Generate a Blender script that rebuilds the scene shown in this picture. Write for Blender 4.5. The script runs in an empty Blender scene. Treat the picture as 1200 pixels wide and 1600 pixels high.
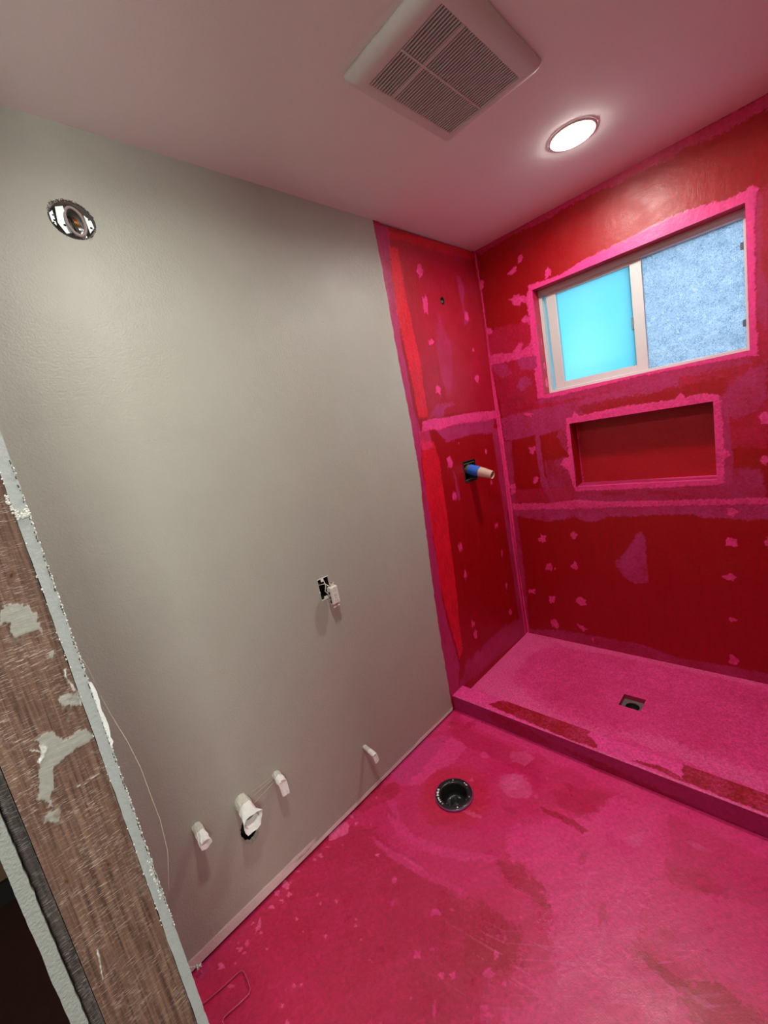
import bpy, math, random
import numpy as np
from mathutils import Vector, Matrix

# ------------------------------------------------------------------ camera
C = bpy.context.scene.collection
H = 2.44
R = ((0.6964560912512556, 0.6923251385301294, -0.1887718610340523),
     (-0.005612389381014327, -0.25779699895163677, -0.9661828027950847),
     (-0.71757746205163, 0.6739633594571492, -0.1756586919704652))
cd = bpy.data.cameras.new('camera')
cd.sensor_fit = 'VERTICAL'; cd.sensor_height = 36.0
cd.lens = 643.2739 / 1600 * 36.0
cd.clip_start = 0.02
cam = bpy.data.objects.new('camera', cd); C.objects.link(cam)
cam.matrix_world = Matrix((
    (R[0][0], -R[1][0], -R[2][0], 1.3401),
    (R[0][1], -R[1][1], -R[2][1], -2.3598),
    (R[0][2], -R[1][2], -R[2][2], 1.4983),
    (0, 0, 0, 1)))
bpy.context.scene.camera = cam
vs_ = bpy.context.scene.view_settings
vs_.view_transform = 'Standard'; vs_.look = 'None'; vs_.gamma = 1.0
vs_.use_curve_mapping = False
vs_.exposure = 0.03

# ------------------------------------------------------------------ world: overcast bluish daylight
w = bpy.data.worlds.new('sky'); bpy.context.scene.world = w; w.use_nodes = True
nt = w.node_tree; nt.nodes.clear()
o_ = nt.nodes.new('ShaderNodeOutputWorld'); bg = nt.nodes.new('ShaderNodeBackground')
tc = nt.nodes.new('ShaderNodeTexCoord'); sp = nt.nodes.new('ShaderNodeSeparateXYZ')
cr = nt.nodes.new('ShaderNodeValToRGB')
cr.color_ramp.elements[0].position = 0.47; cr.color_ramp.elements[0].color = (0.10, 0.12, 0.13, 1)
cr.color_ramp.elements[1].position = 0.55; cr.color_ramp.elements[1].color = (0.62, 0.82, 1.0, 1)
mp = nt.nodes.new('ShaderNodeMapRange'); mp.inputs[1].default_value = -1; mp.inputs[2].default_value = 1
nt.links.new(tc.outputs['Generated'], sp.inputs[0]); nt.links.new(sp.outputs[2], mp.inputs[0])
nt.links.new(mp.outputs[0], cr.inputs[0]); nt.links.new(cr.outputs[0], bg.inputs[0])
bg.inputs[1].default_value = 2.8
nt.links.new(bg.outputs[0], o_.inputs[0])

# daylight that reaches the doorway from the hall behind the camera
al = bpy.data.lights.new('hall_daylight', 'AREA'); al.shape = 'RECTANGLE'; al.size = .7; al.size_y = 1.1
al.energy = 42; al.color = (.97, 1.0, 0.92)
alo = bpy.data.objects.new('hall_daylight', al); C.objects.link(alo)
alo.location = (2.9, -2.95, 1.75)
alo.rotation_euler = (Vector((0.3, -2.2, 1.4)) - Vector(alo.location)).to_track_quat('-Z', 'Y').to_euler()
LENS_STRENGTH = 110
LAMP_W = 7.8
LAMP_SPREAD = 168

# painted shapes: coat, opacity, edge softness mm, raggedness mm, outline in wall metres
PAINT = {
 'back': [
  ("C",0.55,8,10,[-0.058,2.005,0.029,1.997,0.302,1.962,0.309,1.582,1.177,1.553,1.231,1.563,1.224,1.149,1.078,1.166,1.058,1.372,0.428,1.377,0.389,1.337,0.076,1.323,0.034,1.448,0.003,1.838]),
  ("C",0.5,10,8,[1.176,2.113,1.259,2.152,1.249,1.508,1.177,1.558]),
  ("V",0.75,4,8,[0.024,1.469,0.099,1.483,0.334,1.489,0.491,1.493,0.777,1.513,0.93,1.507,0.929,1.479,0.772,1.447,0.466,1.413,0.397,1.347,0.233,1.341,0.077,1.331,0.03,1.337]),
  ("V",0.6,5,9,[0.307,1.562,1.177,1.555,1.184,1.51,1.089,1.51,0.93,1.507,0.776,1.507,0.372,1.506,0.263,1.513]),
  ("D",0.75,3,8,[0.487,1.457,0.66,1.469,0.903,1.461,1.067,1.475,1.129,1.434,1.086,1.403,0.925,1.416,0.656,1.412,0.505,1.406]),
  ("V",0.6,6,10,[1.076,1.377,1.108,1.439,1.23,1.513,1.227,1.36,1.197,1.314,1.125,1.286,1.087,1.306]),
  ("V",0.75,3,3,[1.076,1.386,1.101,1.331,1.106,1.162,1.111,1.105,1.099,1.004,1.067,0.991]),
  ("V",0.6,4,8,[1.074,1.064,1.15,1.073,1.202,1.054,1.22,0.927,0.736,0.923,0.416,0.927,0.399,1.003,1.054,1.016]),
  ("D",0.6,3,6,[0.557,0.989,0.666,0.984,0.665,0.963,0.555,0.964]),
  ("D",0.6,3,6,[0.774,0.983,0.903,0.98,0.896,0.958,0.773,0.963]),
  ("D",0.8,3,3,[0.077,1.331,0.225,1.342,0.226,1.228,0.24,1.026,0.058,1.022,0.061,1.165]),
  ("V",0.8,3,4,[0.225,1.342,0.252,1.338,0.251,1.111,0.299,0.934,0.275,0.93,0.226,1.034,0.222,1.19]),
  ("V",0.5,6,8,[0.26,1.186,0.391,1.192,0.401,1.025,0.392,0.943,0.299,0.934,0.265,1.071]),
  ("D",0.5,3,4,[0.251,1.331,0.362,1.352,0.369,1.286,0.299,1.126,0.277,1.135,0.269,1.261]),
  ("V",0.7,4,5,[0.352,1.324,0.407,1.373,0.398,1.228,0.379,1.248]),
  ("C",0.5,4,6,[0.058,1.022,0.425,1.017,0.416,0.931,0.046,0.935]),
  ("V",0.5,4,5,[0.02,1.331,0.071,1.324,0.049,0.96,0.038,0.44,0.021,0.045,-0.017,0.037,0.01,0.876]),
  ("P",0.75,3,4,[0.018,0.932,0.268,0.93,0.418,0.946,0.584,0.931,0.736,0.93,1.07,0.931,1.22,0.935,1.24,0.934,1.239,0.906,0.998,0.902,0.734,0.9,0.263,0.887,0.021,0.889]),
  ("V",0.8,5,7,[0.026,0.889,0.734,0.9,1.239,0.906,1.238,0.835,1.133,0.834,1.043,0.843,0.896,0.861,0.731,0.852,0.561,0.844,0.509,0.818,0.447,0.821,0.39,0.851,0.332,0.828,0.214,0.814,0.135,0.834,0.042,0.851]),
  ("V",0.85,4,5,[0.725,0.771,0.746,0.734,0.744,0.483,0.68,0.468,0.629,0.499,0.594,0.586,0.65,0.65,0.685,0.713]),
  ("V",0.6,4,5,[0.013,0.053,0.251,0.096,0.679,0.107,0.855,0.068,1.015,0.077,1.226,0.084,1.225,0.027,0.673,0.018,-0,0.021]),
  ("P",0.95,2,4,[0.293,2.144,0.378,2.137,0.471,2.132,0.589,2.156,0.766,2.162,0.847,2.17,0.958,2.177,1.051,2.168,1.125,2.15,1.169,2.155,1.192,2.166,1.215,2.149,1.204,2.07,1.201,1.911,1.199,1.671,1.2,1.526,1.177,1.537,0.779,1.549,0.34,1.534,0.27,1.541,0.267,1.663,0.272,1.819,0.277,1.971,0.269,2.074]),
  ("V",0.5,5,5,[1.202,2.138,1.227,2.125,1.218,1.857,1.235,1.779,1.232,1.612,1.203,1.67]),
  ("P",0.7,2,5,[0.006,1.856,0.049,1.852,0.149,1.828,0.172,1.847,0.203,1.873,0.225,1.863,0.209,1.829,0.249,1.843,0.279,1.868,0.294,1.813,0.282,1.778,0.203,1.785,0.103,1.79,0.01,1.799]),
  ("V",0.7,4,8,[0.009,1.791,0.103,1.79,0.132,1.713,0.057,1.712,0.021,1.758]),
  ("V",0.75,4,8,[0.164,1.788,0.29,1.779,0.288,1.71,0.232,1.714,0.184,1.736]),
  ("V",0.8,4,8,[0.176,1.677,0.217,1.689,0.249,1.638,0.219,1.616,0.177,1.603,0.154,1.634]),
  ("P",0.35,4,7,[0.001,2.442,0.239,2.443,0.842,2.445,0.994,2.44,1.264,2.436,1.263,2.384,1.229,2.397,1.138,2.387,1.08,2.394,0.992,2.406,0.959,2.392,0.839,2.405,0.737,2.402,0.57,2.419,0.444,2.408,0.235,2.419,0.034,2.408]),
  ("P",0.9,2,4,[0.41,1.405,0.442,1.41,0.459,1.438,0.483,1.41,0.626,1.418,0.729,1.421,0.913,1.41,0.931,1.435,0.95,1.417,1.02,1.417,1.073,1.4,1.078,1.307,1.08,1.166,1.077,1.008,1.049,0.998,0.423,0.994,0.411,1.017,0.393,1.119,0.36,1.147,0.372,1.187,0.401,1.188,0.404,1.281]),
  ("P",0.95,1.5,2,[0.001,2.442,0.009,2.425,0.014,2.164,0.008,1.761,0.021,1.45,0.017,0.94,0.003,0.526,0.015,0.03,-0.01,0.014,0.006,1.986]),
  ("P",0.8,2,3,[0.273,2.28,0.267,2.268,0.259,2.277,0.251,2.273,0.249,2.281,0.25,2.288,0.252,2.296,0.258,2.305,0.266,2.308,0.275,2.309,0.278,2.3,0.282,2.29]),
  ("P",0.8,2,3,[0.243,2.255,0.232,2.247,0.237,2.239,0.222,2.234,0.206,2.232,0.195,2.234,0.191,2.24,0.18,2.245,0.196,2.252,0.208,2.257,0.223,2.264,0.237,2.261]),
  ("P",0.8,2,3,[0.419,2.162,0.417,2.147,0.406,2.147,0.399,2.142,0.387,2.142,0.381,2.158,0.391,2.173,0.393,2.183,0.399,2.185,0.405,2.194,0.409,2.181,0.417,2.176]),
  ("P",0.8,2,3,[0.258,2.084,0.24,2.077,0.231,2.061,0.208,2.07,0.189,2.081,0.189,2.098,0.165,2.117,0.197,2.114,0.202,2.123,0.216,2.125,0.236,2.121,0.235,2.103]),
  ("P",0.8,2,3,[0.288,2.08,0.298,2.064,0.274,2.072,0.26,2.063,0.245,2.078,0.232,2.089,0.224,2.103,0.237,2.109,0.252,2.107,0.266,2.103,0.275,2.096,0.298,2.088]),
  ("P",0.8,2,3,[0.289,1.967,0.273,1.962,0.269,1.947,0.254,1.963,0.246,1.967,0.231,1.973,0.23,1.986,0.237,1.995,0.247,1.998,0.259,2.002,0.27,1.992,0.284,1.983]),
  ("P",0.8,2,3,[0.026,2.248,0.031,2.231,0.02,2.23,0.011,2.224,-0.001,2.228,-0.001,2.245,-0.001,2.258,0.008,2.263,0.012,2.271,0.02,2.275,0.029,2.271,0.036,2.26]),
  ("P",0.8,2,3,[0.047,1.984,0.043,1.973,0.03,1.968,0.017,1.974,0.01,1.983,0.008,1.99,0,1.998,0.005,2.005,0.012,2.011,0.023,2.009,0.033,2.005,0.04,1.996]),
  ("P",0.8,2,3,[0.216,1.46,0.222,1.45,0.209,1.449,0.195,1.456,0.185,1.461,0.177,1.468,0.17,1.476,0.18,1.479,0.191,1.477,0.202,1.478,0.212,1.471,0.235,1.463]),
  ("P",0.8,2,3,[0.219,1.256,0.204,1.25,0.203,1.235,0.191,1.231,0.182,1.24,0.18,1.251,0.18,1.26,0.176,1.275,0.19,1.273,0.197,1.273,0.209,1.28,0.22,1.271]),
  ("P",0.8,2,3,[0.207,1.066,0.201,1.062,0.195,1.052,0.183,1.05,0.179,1.06,0.174,1.069,0.184,1.076,0.184,1.087,0.193,1.098,0.206,1.095,0.214,1.085,0.208,1.073]),
  ("P",0.8,2,3,[0.208,0.703,0.213,0.686,0.199,0.683,0.189,0.673,0.184,0.687,0.163,0.682,0.162,0.701,0.181,0.711,0.181,0.737,0.195,0.723,0.204,0.724,0.215,0.719]),
  ("P",0.8,2,3,[0.407,0.735,0.396,0.727,0.394,0.713,0.382,0.707,0.37,0.71,0.369,0.725,0.365,0.734,0.367,0.746,0.377,0.753,0.387,0.758,0.392,0.745,0.399,0.743]),
  ("P",0.8,2,3,[0.231,0.521,0.23,0.506,0.221,0.491,0.209,0.504,0.2,0.5,0.184,0.499,0.19,0.517,0.197,0.529,0.203,0.541,0.213,0.539,0.227,0.548,0.227,0.532]),
  ("P",0.8,2,3,[0.253,0.511,0.249,0.507,0.247,0.506,0.245,0.502,0.243,0.504,0.24,0.505,0.241,0.509,0.242,0.513,0.244,0.515,0.246,0.517,0.251,0.52,0.25,0.514]),
  ("P",0.8,2,3,[0.385,0.54,0.387,0.528,0.377,0.517,0.366,0.523,0.356,0.519,0.352,0.527,0.342,0.536,0.355,0.546,0.362,0.551,0.372,0.572,0.382,0.562,0.381,0.547]),
  ("P",0.8,2,3,[0.098,0.332,0.095,0.323,0.081,0.323,0.072,0.326,0.054,0.321,0.049,0.333,0.051,0.344,0.06,0.352,0.075,0.349,0.085,0.353,0.104,0.355,0.093,0.34]),
  ("P",0.8,2,3,[0.224,0.306,0.218,0.292,0.213,0.274,0.203,0.283,0.191,0.271,0.186,0.284,0.186,0.3,0.187,0.319,0.201,0.32,0.207,0.319,0.218,0.33,0.226,0.323]),
  ("P",0.8,2,3,[0.405,0.314,0.415,0.298,0.395,0.292,0.384,0.29,0.37,0.286,0.368,0.298,0.351,0.305,0.354,0.324,0.368,0.343,0.389,0.344,0.399,0.332,0.414,0.33]),
  ("P",0.8,2,3,[0.22,0.146,0.227,0.126,0.22,0.104,0.207,0.093,0.195,0.113,0.181,0.103,0.179,0.123,0.175,0.139,0.178,0.158,0.192,0.157,0.201,0.161,0.214,0.164]),
  ("P",0.8,2,3,[0.388,0.129,0.387,0.121,0.377,0.113,0.363,0.128,0.35,0.133,0.349,0.141,0.342,0.151,0.343,0.163,0.362,0.157,0.378,0.156,0.383,0.143,0.409,0.133]),
  ("P",0.8,2,3,[0.434,0.072,0.434,0.064,0.431,0.058,0.426,0.048,0.425,0.059,0.422,0.062,0.423,0.07,0.422,0.079,0.427,0.082,0.431,0.093,0.432,0.08,0.436,0.082]),
  ("P",0.8,2,3,[1.111,0.727,1.114,0.71,1.102,0.7,1.089,0.706,1.082,0.709,1.069,0.71,1.075,0.725,1.074,0.737,1.08,0.749,1.091,0.749,1.096,0.739,1.114,0.743]),
  ("P",0.8,2,3,[1.106,0.557,1.099,0.545,1.093,0.532,1.08,0.54,1.071,0.539,1.06,0.54,1.053,0.551,1.067,0.561,1.074,0.565,1.081,0.572,1.088,0.57,1.095,0.565]),
  ("P",0.8,2,3,[1.101,0.339,1.096,0.331,1.088,0.327,1.082,0.325,1.076,0.323,1.074,0.329,1.066,0.332,1.071,0.339,1.075,0.346,1.083,0.347,1.089,0.347,1.091,0.341]),
  ("P",0.8,2,3,[1.1,0.111,1.097,0.1,1.087,0.092,1.073,0.095,1.061,0.105,1.067,0.121,1.067,0.13,1.069,0.141,1.079,0.149,1.089,0.136,1.096,0.129,1.105,0.121]),
  ("P",0.8,2,3,[1.228,0.733,1.229,0.718,1.224,0.708,1.218,0.701,1.213,0.714,1.205,0.715,1.204,0.732,1.211,0.741,1.212,0.757,1.219,0.759,1.225,0.76,1.23,0.748]),
  ("P",0.8,2,3,[1.245,1.266,1.239,1.256,1.227,1.256,1.22,1.25,1.206,1.249,1.201,1.262,1.204,1.272,1.196,1.288,1.206,1.298,1.221,1.3,1.228,1.282,1.246,1.28]),
  ("P",0.8,2,3,[1.23,1.093,1.223,1.086,1.218,1.084,1.214,1.071,1.209,1.079,1.204,1.086,1.2,1.096,1.201,1.109,1.208,1.116,1.215,1.118,1.22,1.107,1.227,1.105]),
  ("P",0.8,2,3,[0.411,1.154,0.401,1.145,0.395,1.133,0.381,1.141,0.363,1.131,0.363,1.148,0.348,1.159,0.367,1.166,0.372,1.178,0.385,1.176,0.393,1.169,0.406,1.165]),
  ("P",0.8,2,3,[1.096,1.141,1.102,1.126,1.091,1.12,1.08,1.114,1.074,1.13,1.07,1.136,1.057,1.145,1.072,1.15,1.076,1.154,1.082,1.163,1.087,1.153,1.095,1.15]),
  ("P",0.8,2,3,[1.124,0.87,1.115,0.862,1.11,0.854,1.101,0.845,1.09,0.851,1.081,0.859,1.089,0.87,1.081,0.883,1.092,0.887,1.102,0.89,1.107,0.88,1.115,0.878]),
  ("P",0.8,2,3,[0.058,1.022,0.056,1.006,0.047,0.996,0.037,0.997,0.021,0.986,0.025,1.011,0.028,1.024,0.018,1.047,0.033,1.056,0.045,1.055,0.061,1.062,0.06,1.037]),
  ("P",0.8,2,3,[-0.021,0.411,-0.017,0.397,-0.027,0.397,-0.033,0.384,-0.036,0.397,-0.049,0.392,-0.043,0.408,-0.038,0.418,-0.033,0.424,-0.027,0.431,-0.024,0.422,-0.014,0.424]),
 ],
 'side': [
  ("C",0.35,8,8,[-0.749,2.365,-0.046,2.417,-0.021,2.005,-0.022,1.534,-0.717,1.564,-0.69,1.979]),
  ("V",0.35,14,10,[-0.446,2.068,-0.375,1.908,-0.406,1.74,-0.484,1.618,-0.507,1.744,-0.504,1.906]),
  ("V",0.85,3,3,[-0.837,2.422,-0.737,2.428,-0.728,2.402,-0.761,2.26,-0.767,2.077,-0.781,1.903,-0.775,1.754,-0.775,1.601,-0.754,1.521,-0.793,1.286,-0.789,1.245,-0.782,1.068,-0.801,0.949,-0.799,0.802,-0.812,0.62,-0.801,0.471,-0.79,0.397,-0.765,0.202,-0.813,0.086,-0.874,0.093,-0.886,0.092,-0.88,0.383,-0.869,0.666,-0.848,0.935,-0.817,1.291,-0.812,1.574,-0.822,1.844,-0.825,2.183,-0.829,2.423]),
  ("B",0.8,8,4,[-0.749,2.344,-0.688,2.347,-0.681,2.053,-0.663,1.827,-0.673,1.608,-0.675,1.552,-0.749,1.56,-0.755,1.828,-0.772,2.019,-0.764,2.19]),
  ("B",0.45,9,5,[-0.741,2.413,-0.481,2.425,-0.041,2.435,0.004,2.416,-0.027,2.394,-0.274,2.382,-0.613,2.388,-0.751,2.378]),
  ("B",0.8,9,5,[-0.767,1.445,-0.662,1.43,-0.642,1.321,-0.654,1.033,-0.666,0.849,-0.684,0.614,-0.703,0.474,-0.712,0.275,-0.753,0.246,-0.781,0.432,-0.797,0.566,-0.809,0.713,-0.793,0.928,-0.795,1.072,-0.784,1.287]),
  ("P",0.35,5,5,[-0.769,1.496,-0.683,1.485,-0.677,1.393,-0.775,1.399]),
  ("P",0.9,2,3,[-0.724,1.537,-0.653,1.542,-0.545,1.536,-0.385,1.539,-0.21,1.537,-0.017,1.528,0.012,1.483,-0.04,1.481,-0.162,1.471,-0.261,1.482,-0.399,1.489,-0.52,1.488,-0.576,1.477,-0.618,1.473,-0.639,1.489,-0.743,1.491]),
  ("V",0.8,4,8,[-0.665,1.55,-0.653,1.569,-0.584,1.61,-0.446,1.613,-0.427,1.595,-0.516,1.587,-0.551,1.541]),
  ("V",0.75,5,6,[-0.628,1.479,-0.398,1.492,-0.031,1.477,-0.084,1.395,-0.189,1.408,-0.331,1.422,-0.419,1.415,-0.542,1.408,-0.587,1.438]),
  ("V",0.7,3,4,[-0.221,2.276,-0.181,2.28,-0.167,2.215,-0.192,2.153,-0.184,2.094,-0.162,2.087,-0.163,2.052,-0.214,2.015,-0.21,2.118,-0.226,2.2]),
  ("V",0.5,3,3,[-0.21,2.4,-0.147,2.401,-0.176,2.356,-0.221,2.358]),
  ("V",0.65,3,3,[-0.086,1.426,-0.006,1.417,0.008,1.237,0.028,1.068,0.041,0.952,0.004,0.818,-0.058,0.92,-0.107,1.204,-0.039,0.843,-0.008,0.629,-0.009,0.2,-0.005,0.038,-0.036,0.016,-0.078,0.159,-0.082,0.364,-0.082,0.766]),
  ("V",0.65,4,4,[-0.076,0.165,-0.304,0.197,-0.481,0.208,-0.583,0.175,-0.7,0.196,-0.732,0.141,-0.826,0.094,-0.875,0.089,-0.008,0.027]),
  ("P",0.85,1.5,2,[-0.009,2.455,0.002,2.443,0.01,1.988,-0.018,0.026,-0.035,0.034,-0.036,0.627,-0.018,1.133,-0.018,1.533,-0.001,1.987,0.001,2.24]),
  ("P",0.85,2,3,[-0.516,2.27,-0.523,2.255,-0.532,2.245,-0.544,2.238,-0.562,2.225,-0.561,2.249,-0.576,2.256,-0.565,2.271,-0.562,2.29,-0.545,2.298,-0.527,2.301,-0.529,2.276]),
  ("P",0.85,2,3,[-0.524,2.108,-0.53,2.083,-0.537,2.053,-0.551,2.073,-0.565,2.054,-0.567,2.082,-0.565,2.102,-0.564,2.119,-0.56,2.144,-0.549,2.131,-0.533,2.159,-0.523,2.138]),
  ("P",0.85,2,3,[-0.52,1.922,-0.534,1.916,-0.545,1.914,-0.555,1.908,-0.567,1.909,-0.576,1.914,-0.566,1.921,-0.573,1.929,-0.558,1.93,-0.547,1.937,-0.533,1.936,-0.527,1.929]),
  ("P",0.85,2,3,[-0.163,2.078,-0.163,2.061,-0.176,2.046,-0.189,2.046,-0.199,2.051,-0.203,2.061,-0.196,2.076,-0.193,2.088,-0.184,2.094,-0.176,2.094,-0.168,2.096,-0.161,2.09]),
  ("P",0.85,2,3,[-0.157,1.885,-0.158,1.879,-0.164,1.875,-0.169,1.878,-0.176,1.876,-0.178,1.88,-0.178,1.884,-0.175,1.889,-0.171,1.893,-0.164,1.897,-0.159,1.894,-0.154,1.891]),
  ("P",0.85,2,3,[-0.149,1.722,-0.159,1.716,-0.162,1.7,-0.174,1.706,-0.185,1.706,-0.188,1.715,-0.192,1.723,-0.188,1.734,-0.178,1.744,-0.163,1.745,-0.147,1.746,-0.146,1.732]),
  ("P",0.85,2,3,[-0.533,1.679,-0.541,1.673,-0.544,1.657,-0.556,1.666,-0.564,1.668,-0.578,1.67,-0.57,1.681,-0.573,1.695,-0.561,1.708,-0.546,1.701,-0.537,1.697,-0.532,1.689]),
  ("P",0.85,2,3,[-0.443,1.388,-0.441,1.384,-0.446,1.384,-0.451,1.384,-0.453,1.386,-0.455,1.388,-0.454,1.389,-0.457,1.393,-0.452,1.393,-0.448,1.394,-0.447,1.391,-0.44,1.39]),
  ("P",0.85,2,3,[-0.178,1.296,-0.177,1.288,-0.184,1.288,-0.189,1.287,-0.194,1.288,-0.202,1.291,-0.2,1.3,-0.195,1.306,-0.188,1.305,-0.182,1.314,-0.178,1.308,-0.171,1.304]),
  ("P",0.85,2,3,[-0.528,1.3,-0.541,1.291,-0.537,1.271,-0.55,1.276,-0.559,1.279,-0.57,1.285,-0.572,1.301,-0.572,1.313,-0.568,1.324,-0.559,1.333,-0.546,1.333,-0.539,1.313]),
  ("P",0.85,2,3,[-0.824,1.598,-0.827,1.596,-0.829,1.595,-0.83,1.595,-0.832,1.595,-0.833,1.596,-0.831,1.599,-0.831,1.6,-0.83,1.601,-0.828,1.603,-0.826,1.603,-0.825,1.601]),
  ("P",0.85,2,3,[-0.529,1.297,-0.533,1.281,-0.546,1.278,-0.553,1.264,-0.565,1.277,-0.583,1.279,-0.573,1.297,-0.58,1.31,-0.579,1.329,-0.563,1.323,-0.55,1.321,-0.546,1.306]),
  ("P",0.85,2,3,[-0.547,1.114,-0.54,1.095,-0.555,1.09,-0.567,1.097,-0.58,1.097,-0.587,1.108,-0.584,1.122,-0.575,1.132,-0.567,1.143,-0.556,1.135,-0.548,1.131,-0.548,1.121]),
  ("P",0.85,2,3,[-0.57,0.829,-0.562,0.812,-0.578,0.816,-0.587,0.817,-0.602,0.816,-0.601,0.83,-0.61,0.842,-0.598,0.848,-0.589,0.854,-0.578,0.85,-0.573,0.842,-0.568,0.836]),
  ("P",0.85,2,3,[-0.57,0.66,-0.574,0.654,-0.578,0.642,-0.589,0.643,-0.596,0.652,-0.599,0.662,-0.598,0.671,-0.591,0.675,-0.587,0.686,-0.577,0.687,-0.569,0.678,-0.567,0.668]),
  ("P",0.85,2,3,[-0.157,0.833,-0.167,0.832,-0.175,0.832,-0.186,0.833,-0.197,0.838,-0.217,0.844,-0.208,0.848,-0.21,0.854,-0.197,0.854,-0.182,0.847,-0.17,0.843,-0.162,0.838]),
  ("P",0.85,2,3,[-0.153,0.646,-0.166,0.644,-0.17,0.635,-0.18,0.63,-0.184,0.641,-0.198,0.646,-0.186,0.657,-0.184,0.667,-0.177,0.675,-0.168,0.673,-0.163,0.664,-0.16,0.657]),
  ("P",0.85,2,3,[-0.159,0.425,-0.172,0.425,-0.176,0.421,-0.183,0.416,-0.186,0.426,-0.196,0.431,-0.188,0.437,-0.194,0.451,-0.184,0.456,-0.174,0.449,-0.166,0.444,-0.159,0.436]),
  ("P",0.85,2,3,[-0.154,0.248,-0.163,0.239,-0.172,0.235,-0.18,0.238,-0.189,0.24,-0.192,0.252,-0.195,0.267,-0.183,0.272,-0.177,0.281,-0.169,0.278,-0.165,0.269,-0.161,0.262]),
  ("P",0.85,2,3,[-0.569,0.362,-0.573,0.356,-0.581,0.356,-0.588,0.352,-0.59,0.363,-0.605,0.367,-0.603,0.378,-0.597,0.387,-0.588,0.39,-0.581,0.379,-0.573,0.379,-0.569,0.371]),
  ("P",0.85,2,3,[-0.568,0.3,-0.565,0.275,-0.577,0.276,-0.584,0.282,-0.593,0.283,-0.592,0.299,-0.598,0.316,-0.584,0.319,-0.578,0.325,-0.568,0.342,-0.569,0.319,-0.556,0.315]),
  ("P",0.85,2,3,[-0.162,1.106,-0.171,1.103,-0.174,1.097,-0.18,1.101,-0.185,1.102,-0.192,1.105,-0.186,1.112,-0.185,1.117,-0.181,1.125,-0.174,1.12,-0.17,1.117,-0.17,1.112]),
  ("P",0.85,2,3,[-0.178,1.298,-0.179,1.292,-0.183,1.287,-0.189,1.287,-0.195,1.287,-0.197,1.293,-0.199,1.301,-0.195,1.311,-0.187,1.313,-0.181,1.313,-0.18,1.307,-0.17,1.307]),
  ("P",0.85,2,3,[-0.006,0.686,-0.009,0.679,-0.018,0.676,-0.027,0.682,-0.039,0.682,-0.041,0.691,-0.042,0.698,-0.039,0.704,-0.033,0.712,-0.019,0.712,-0.007,0.704,-0.007,0.693]),
  ("V",0.9,2,3,[-0.543,0.137,-0.575,0.14,-0.581,0.113,-0.601,0.143,-0.623,0.145,-0.625,0.166,-0.625,0.181,-0.624,0.201,-0.603,0.195,-0.585,0.203,-0.565,0.186,-0.56,0.164]),
  ("V",0.7,2,2,[-0.538,1.257,-0.52,1.207,-0.512,1.091,-0.537,1.088,-0.538,1.173]),
 ],
 'pan': [
  ("D",0.08,60,45,[0.154,-0.311,0.25,-0.027,0.66,-0.054,0.767,-0.192,0.568,-0.378,0.692,-0.541,0.864,-0.632,0.708,-0.673,0.477,-0.6,0.312,-0.545]),
  ("D",0.08,70,45,[0.803,-0.248,1.115,-0.098,1.207,-0.092,1.231,-0.606,0.985,-0.574,0.826,-0.461]),
  ("L",0.5,40,25,[-0.008,-0.014,0.238,0.003,0.129,-0.259,0.159,-0.521,0.296,-0.606,0.488,-0.661,0.708,-0.673,0.681,-0.728,0.232,-0.717,-0.019,-0.688]),
  ("L",0.45,14,10,[0.194,-0.017,0.64,0.027,1.202,0.019,1.205,-0.037,0.657,-0.041,0.267,-0.072]),
  ("L",0.5,22,18,[0.949,-0.579,1.231,-0.606,1.236,-0.711,0.984,-0.676,0.727,-0.662,0.796,-0.6]),
 ],
 'curb': [
  ("D",0.9,2,4,[0.202,-0.838,0.244,-0.778,0.319,-0.747,0.503,-0.741,0.684,-0.754,0.666,-0.797,0.72,-0.832,0.724,-0.855,0.6,-0.862,0.476,-0.854]),
  ("D",0.85,2,4,[0.836,-0.853,0.877,-0.836,0.944,-0.819,1.008,-0.836,1.01,-0.858,0.915,-0.845]),
  ("D",0.9,1.5,4,[1.004,-0.762,1.066,-0.755,1.171,-0.756,1.246,-0.75,1.25,-0.854,1.109,-0.856,1.012,-0.851]),
 ],
 'front': [
  ("D",0.55,2,5,[0.199,0.059,0.263,0.081,0.414,0.065,0.514,0.045,0.523,0.022,0.459,0.006,0.267,0.01]),
  ("D",0.6,3,6,[0.549,0.033,0.727,0.039,0.862,0.028,1.031,0.011,1.243,0.003,1.243,-0.014,0.99,-0.014,0.723,-0.001]),
 ],
 'floor': [
  ("F",0.5,30,25,[-0.35,-1.797,0.123,-1.617,0.381,-1.616,0.748,-1.579,0.772,-1.628,0.707,-1.875,0.13,-2.344,-0.13,-2.255]),
  ("P",0.5,8,12,[0.076,-0.892,0.2,-0.93,0.487,-0.923,0.768,-0.944,0.985,-0.933,1.247,-0.945,1.243,-0.856,-0.014,-0.854]),
  ("P",0.75,12,18,[0.572,-1.301,0.67,-1.152,0.764,-1.111,0.802,-0.976,0.962,-0.917,0.997,-1.139,1.007,-1.229,1.001,-1.422,0.986,-1.488,0.863,-1.621,0.78,-1.468,0.681,-1.396,0.584,-1.398]),
  ("P",0.55,25,25,[0.844,-1.618,0.989,-1.436,1.124,-1.446,1.159,-1.507,0.771,-1.823]),
  ("P",0.4,15,20,[0.953,-0.923,1.255,-0.952,1.271,-1.344,1.205,-1.357,1.042,-1.391,1.007,-1.379,1.007,-1.229]),
  ("F",0.25,10,15,[0.985,-0.933,1.255,-0.952,1.262,-1.124,1.154,-1.12,1.019,-1.11]),
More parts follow.
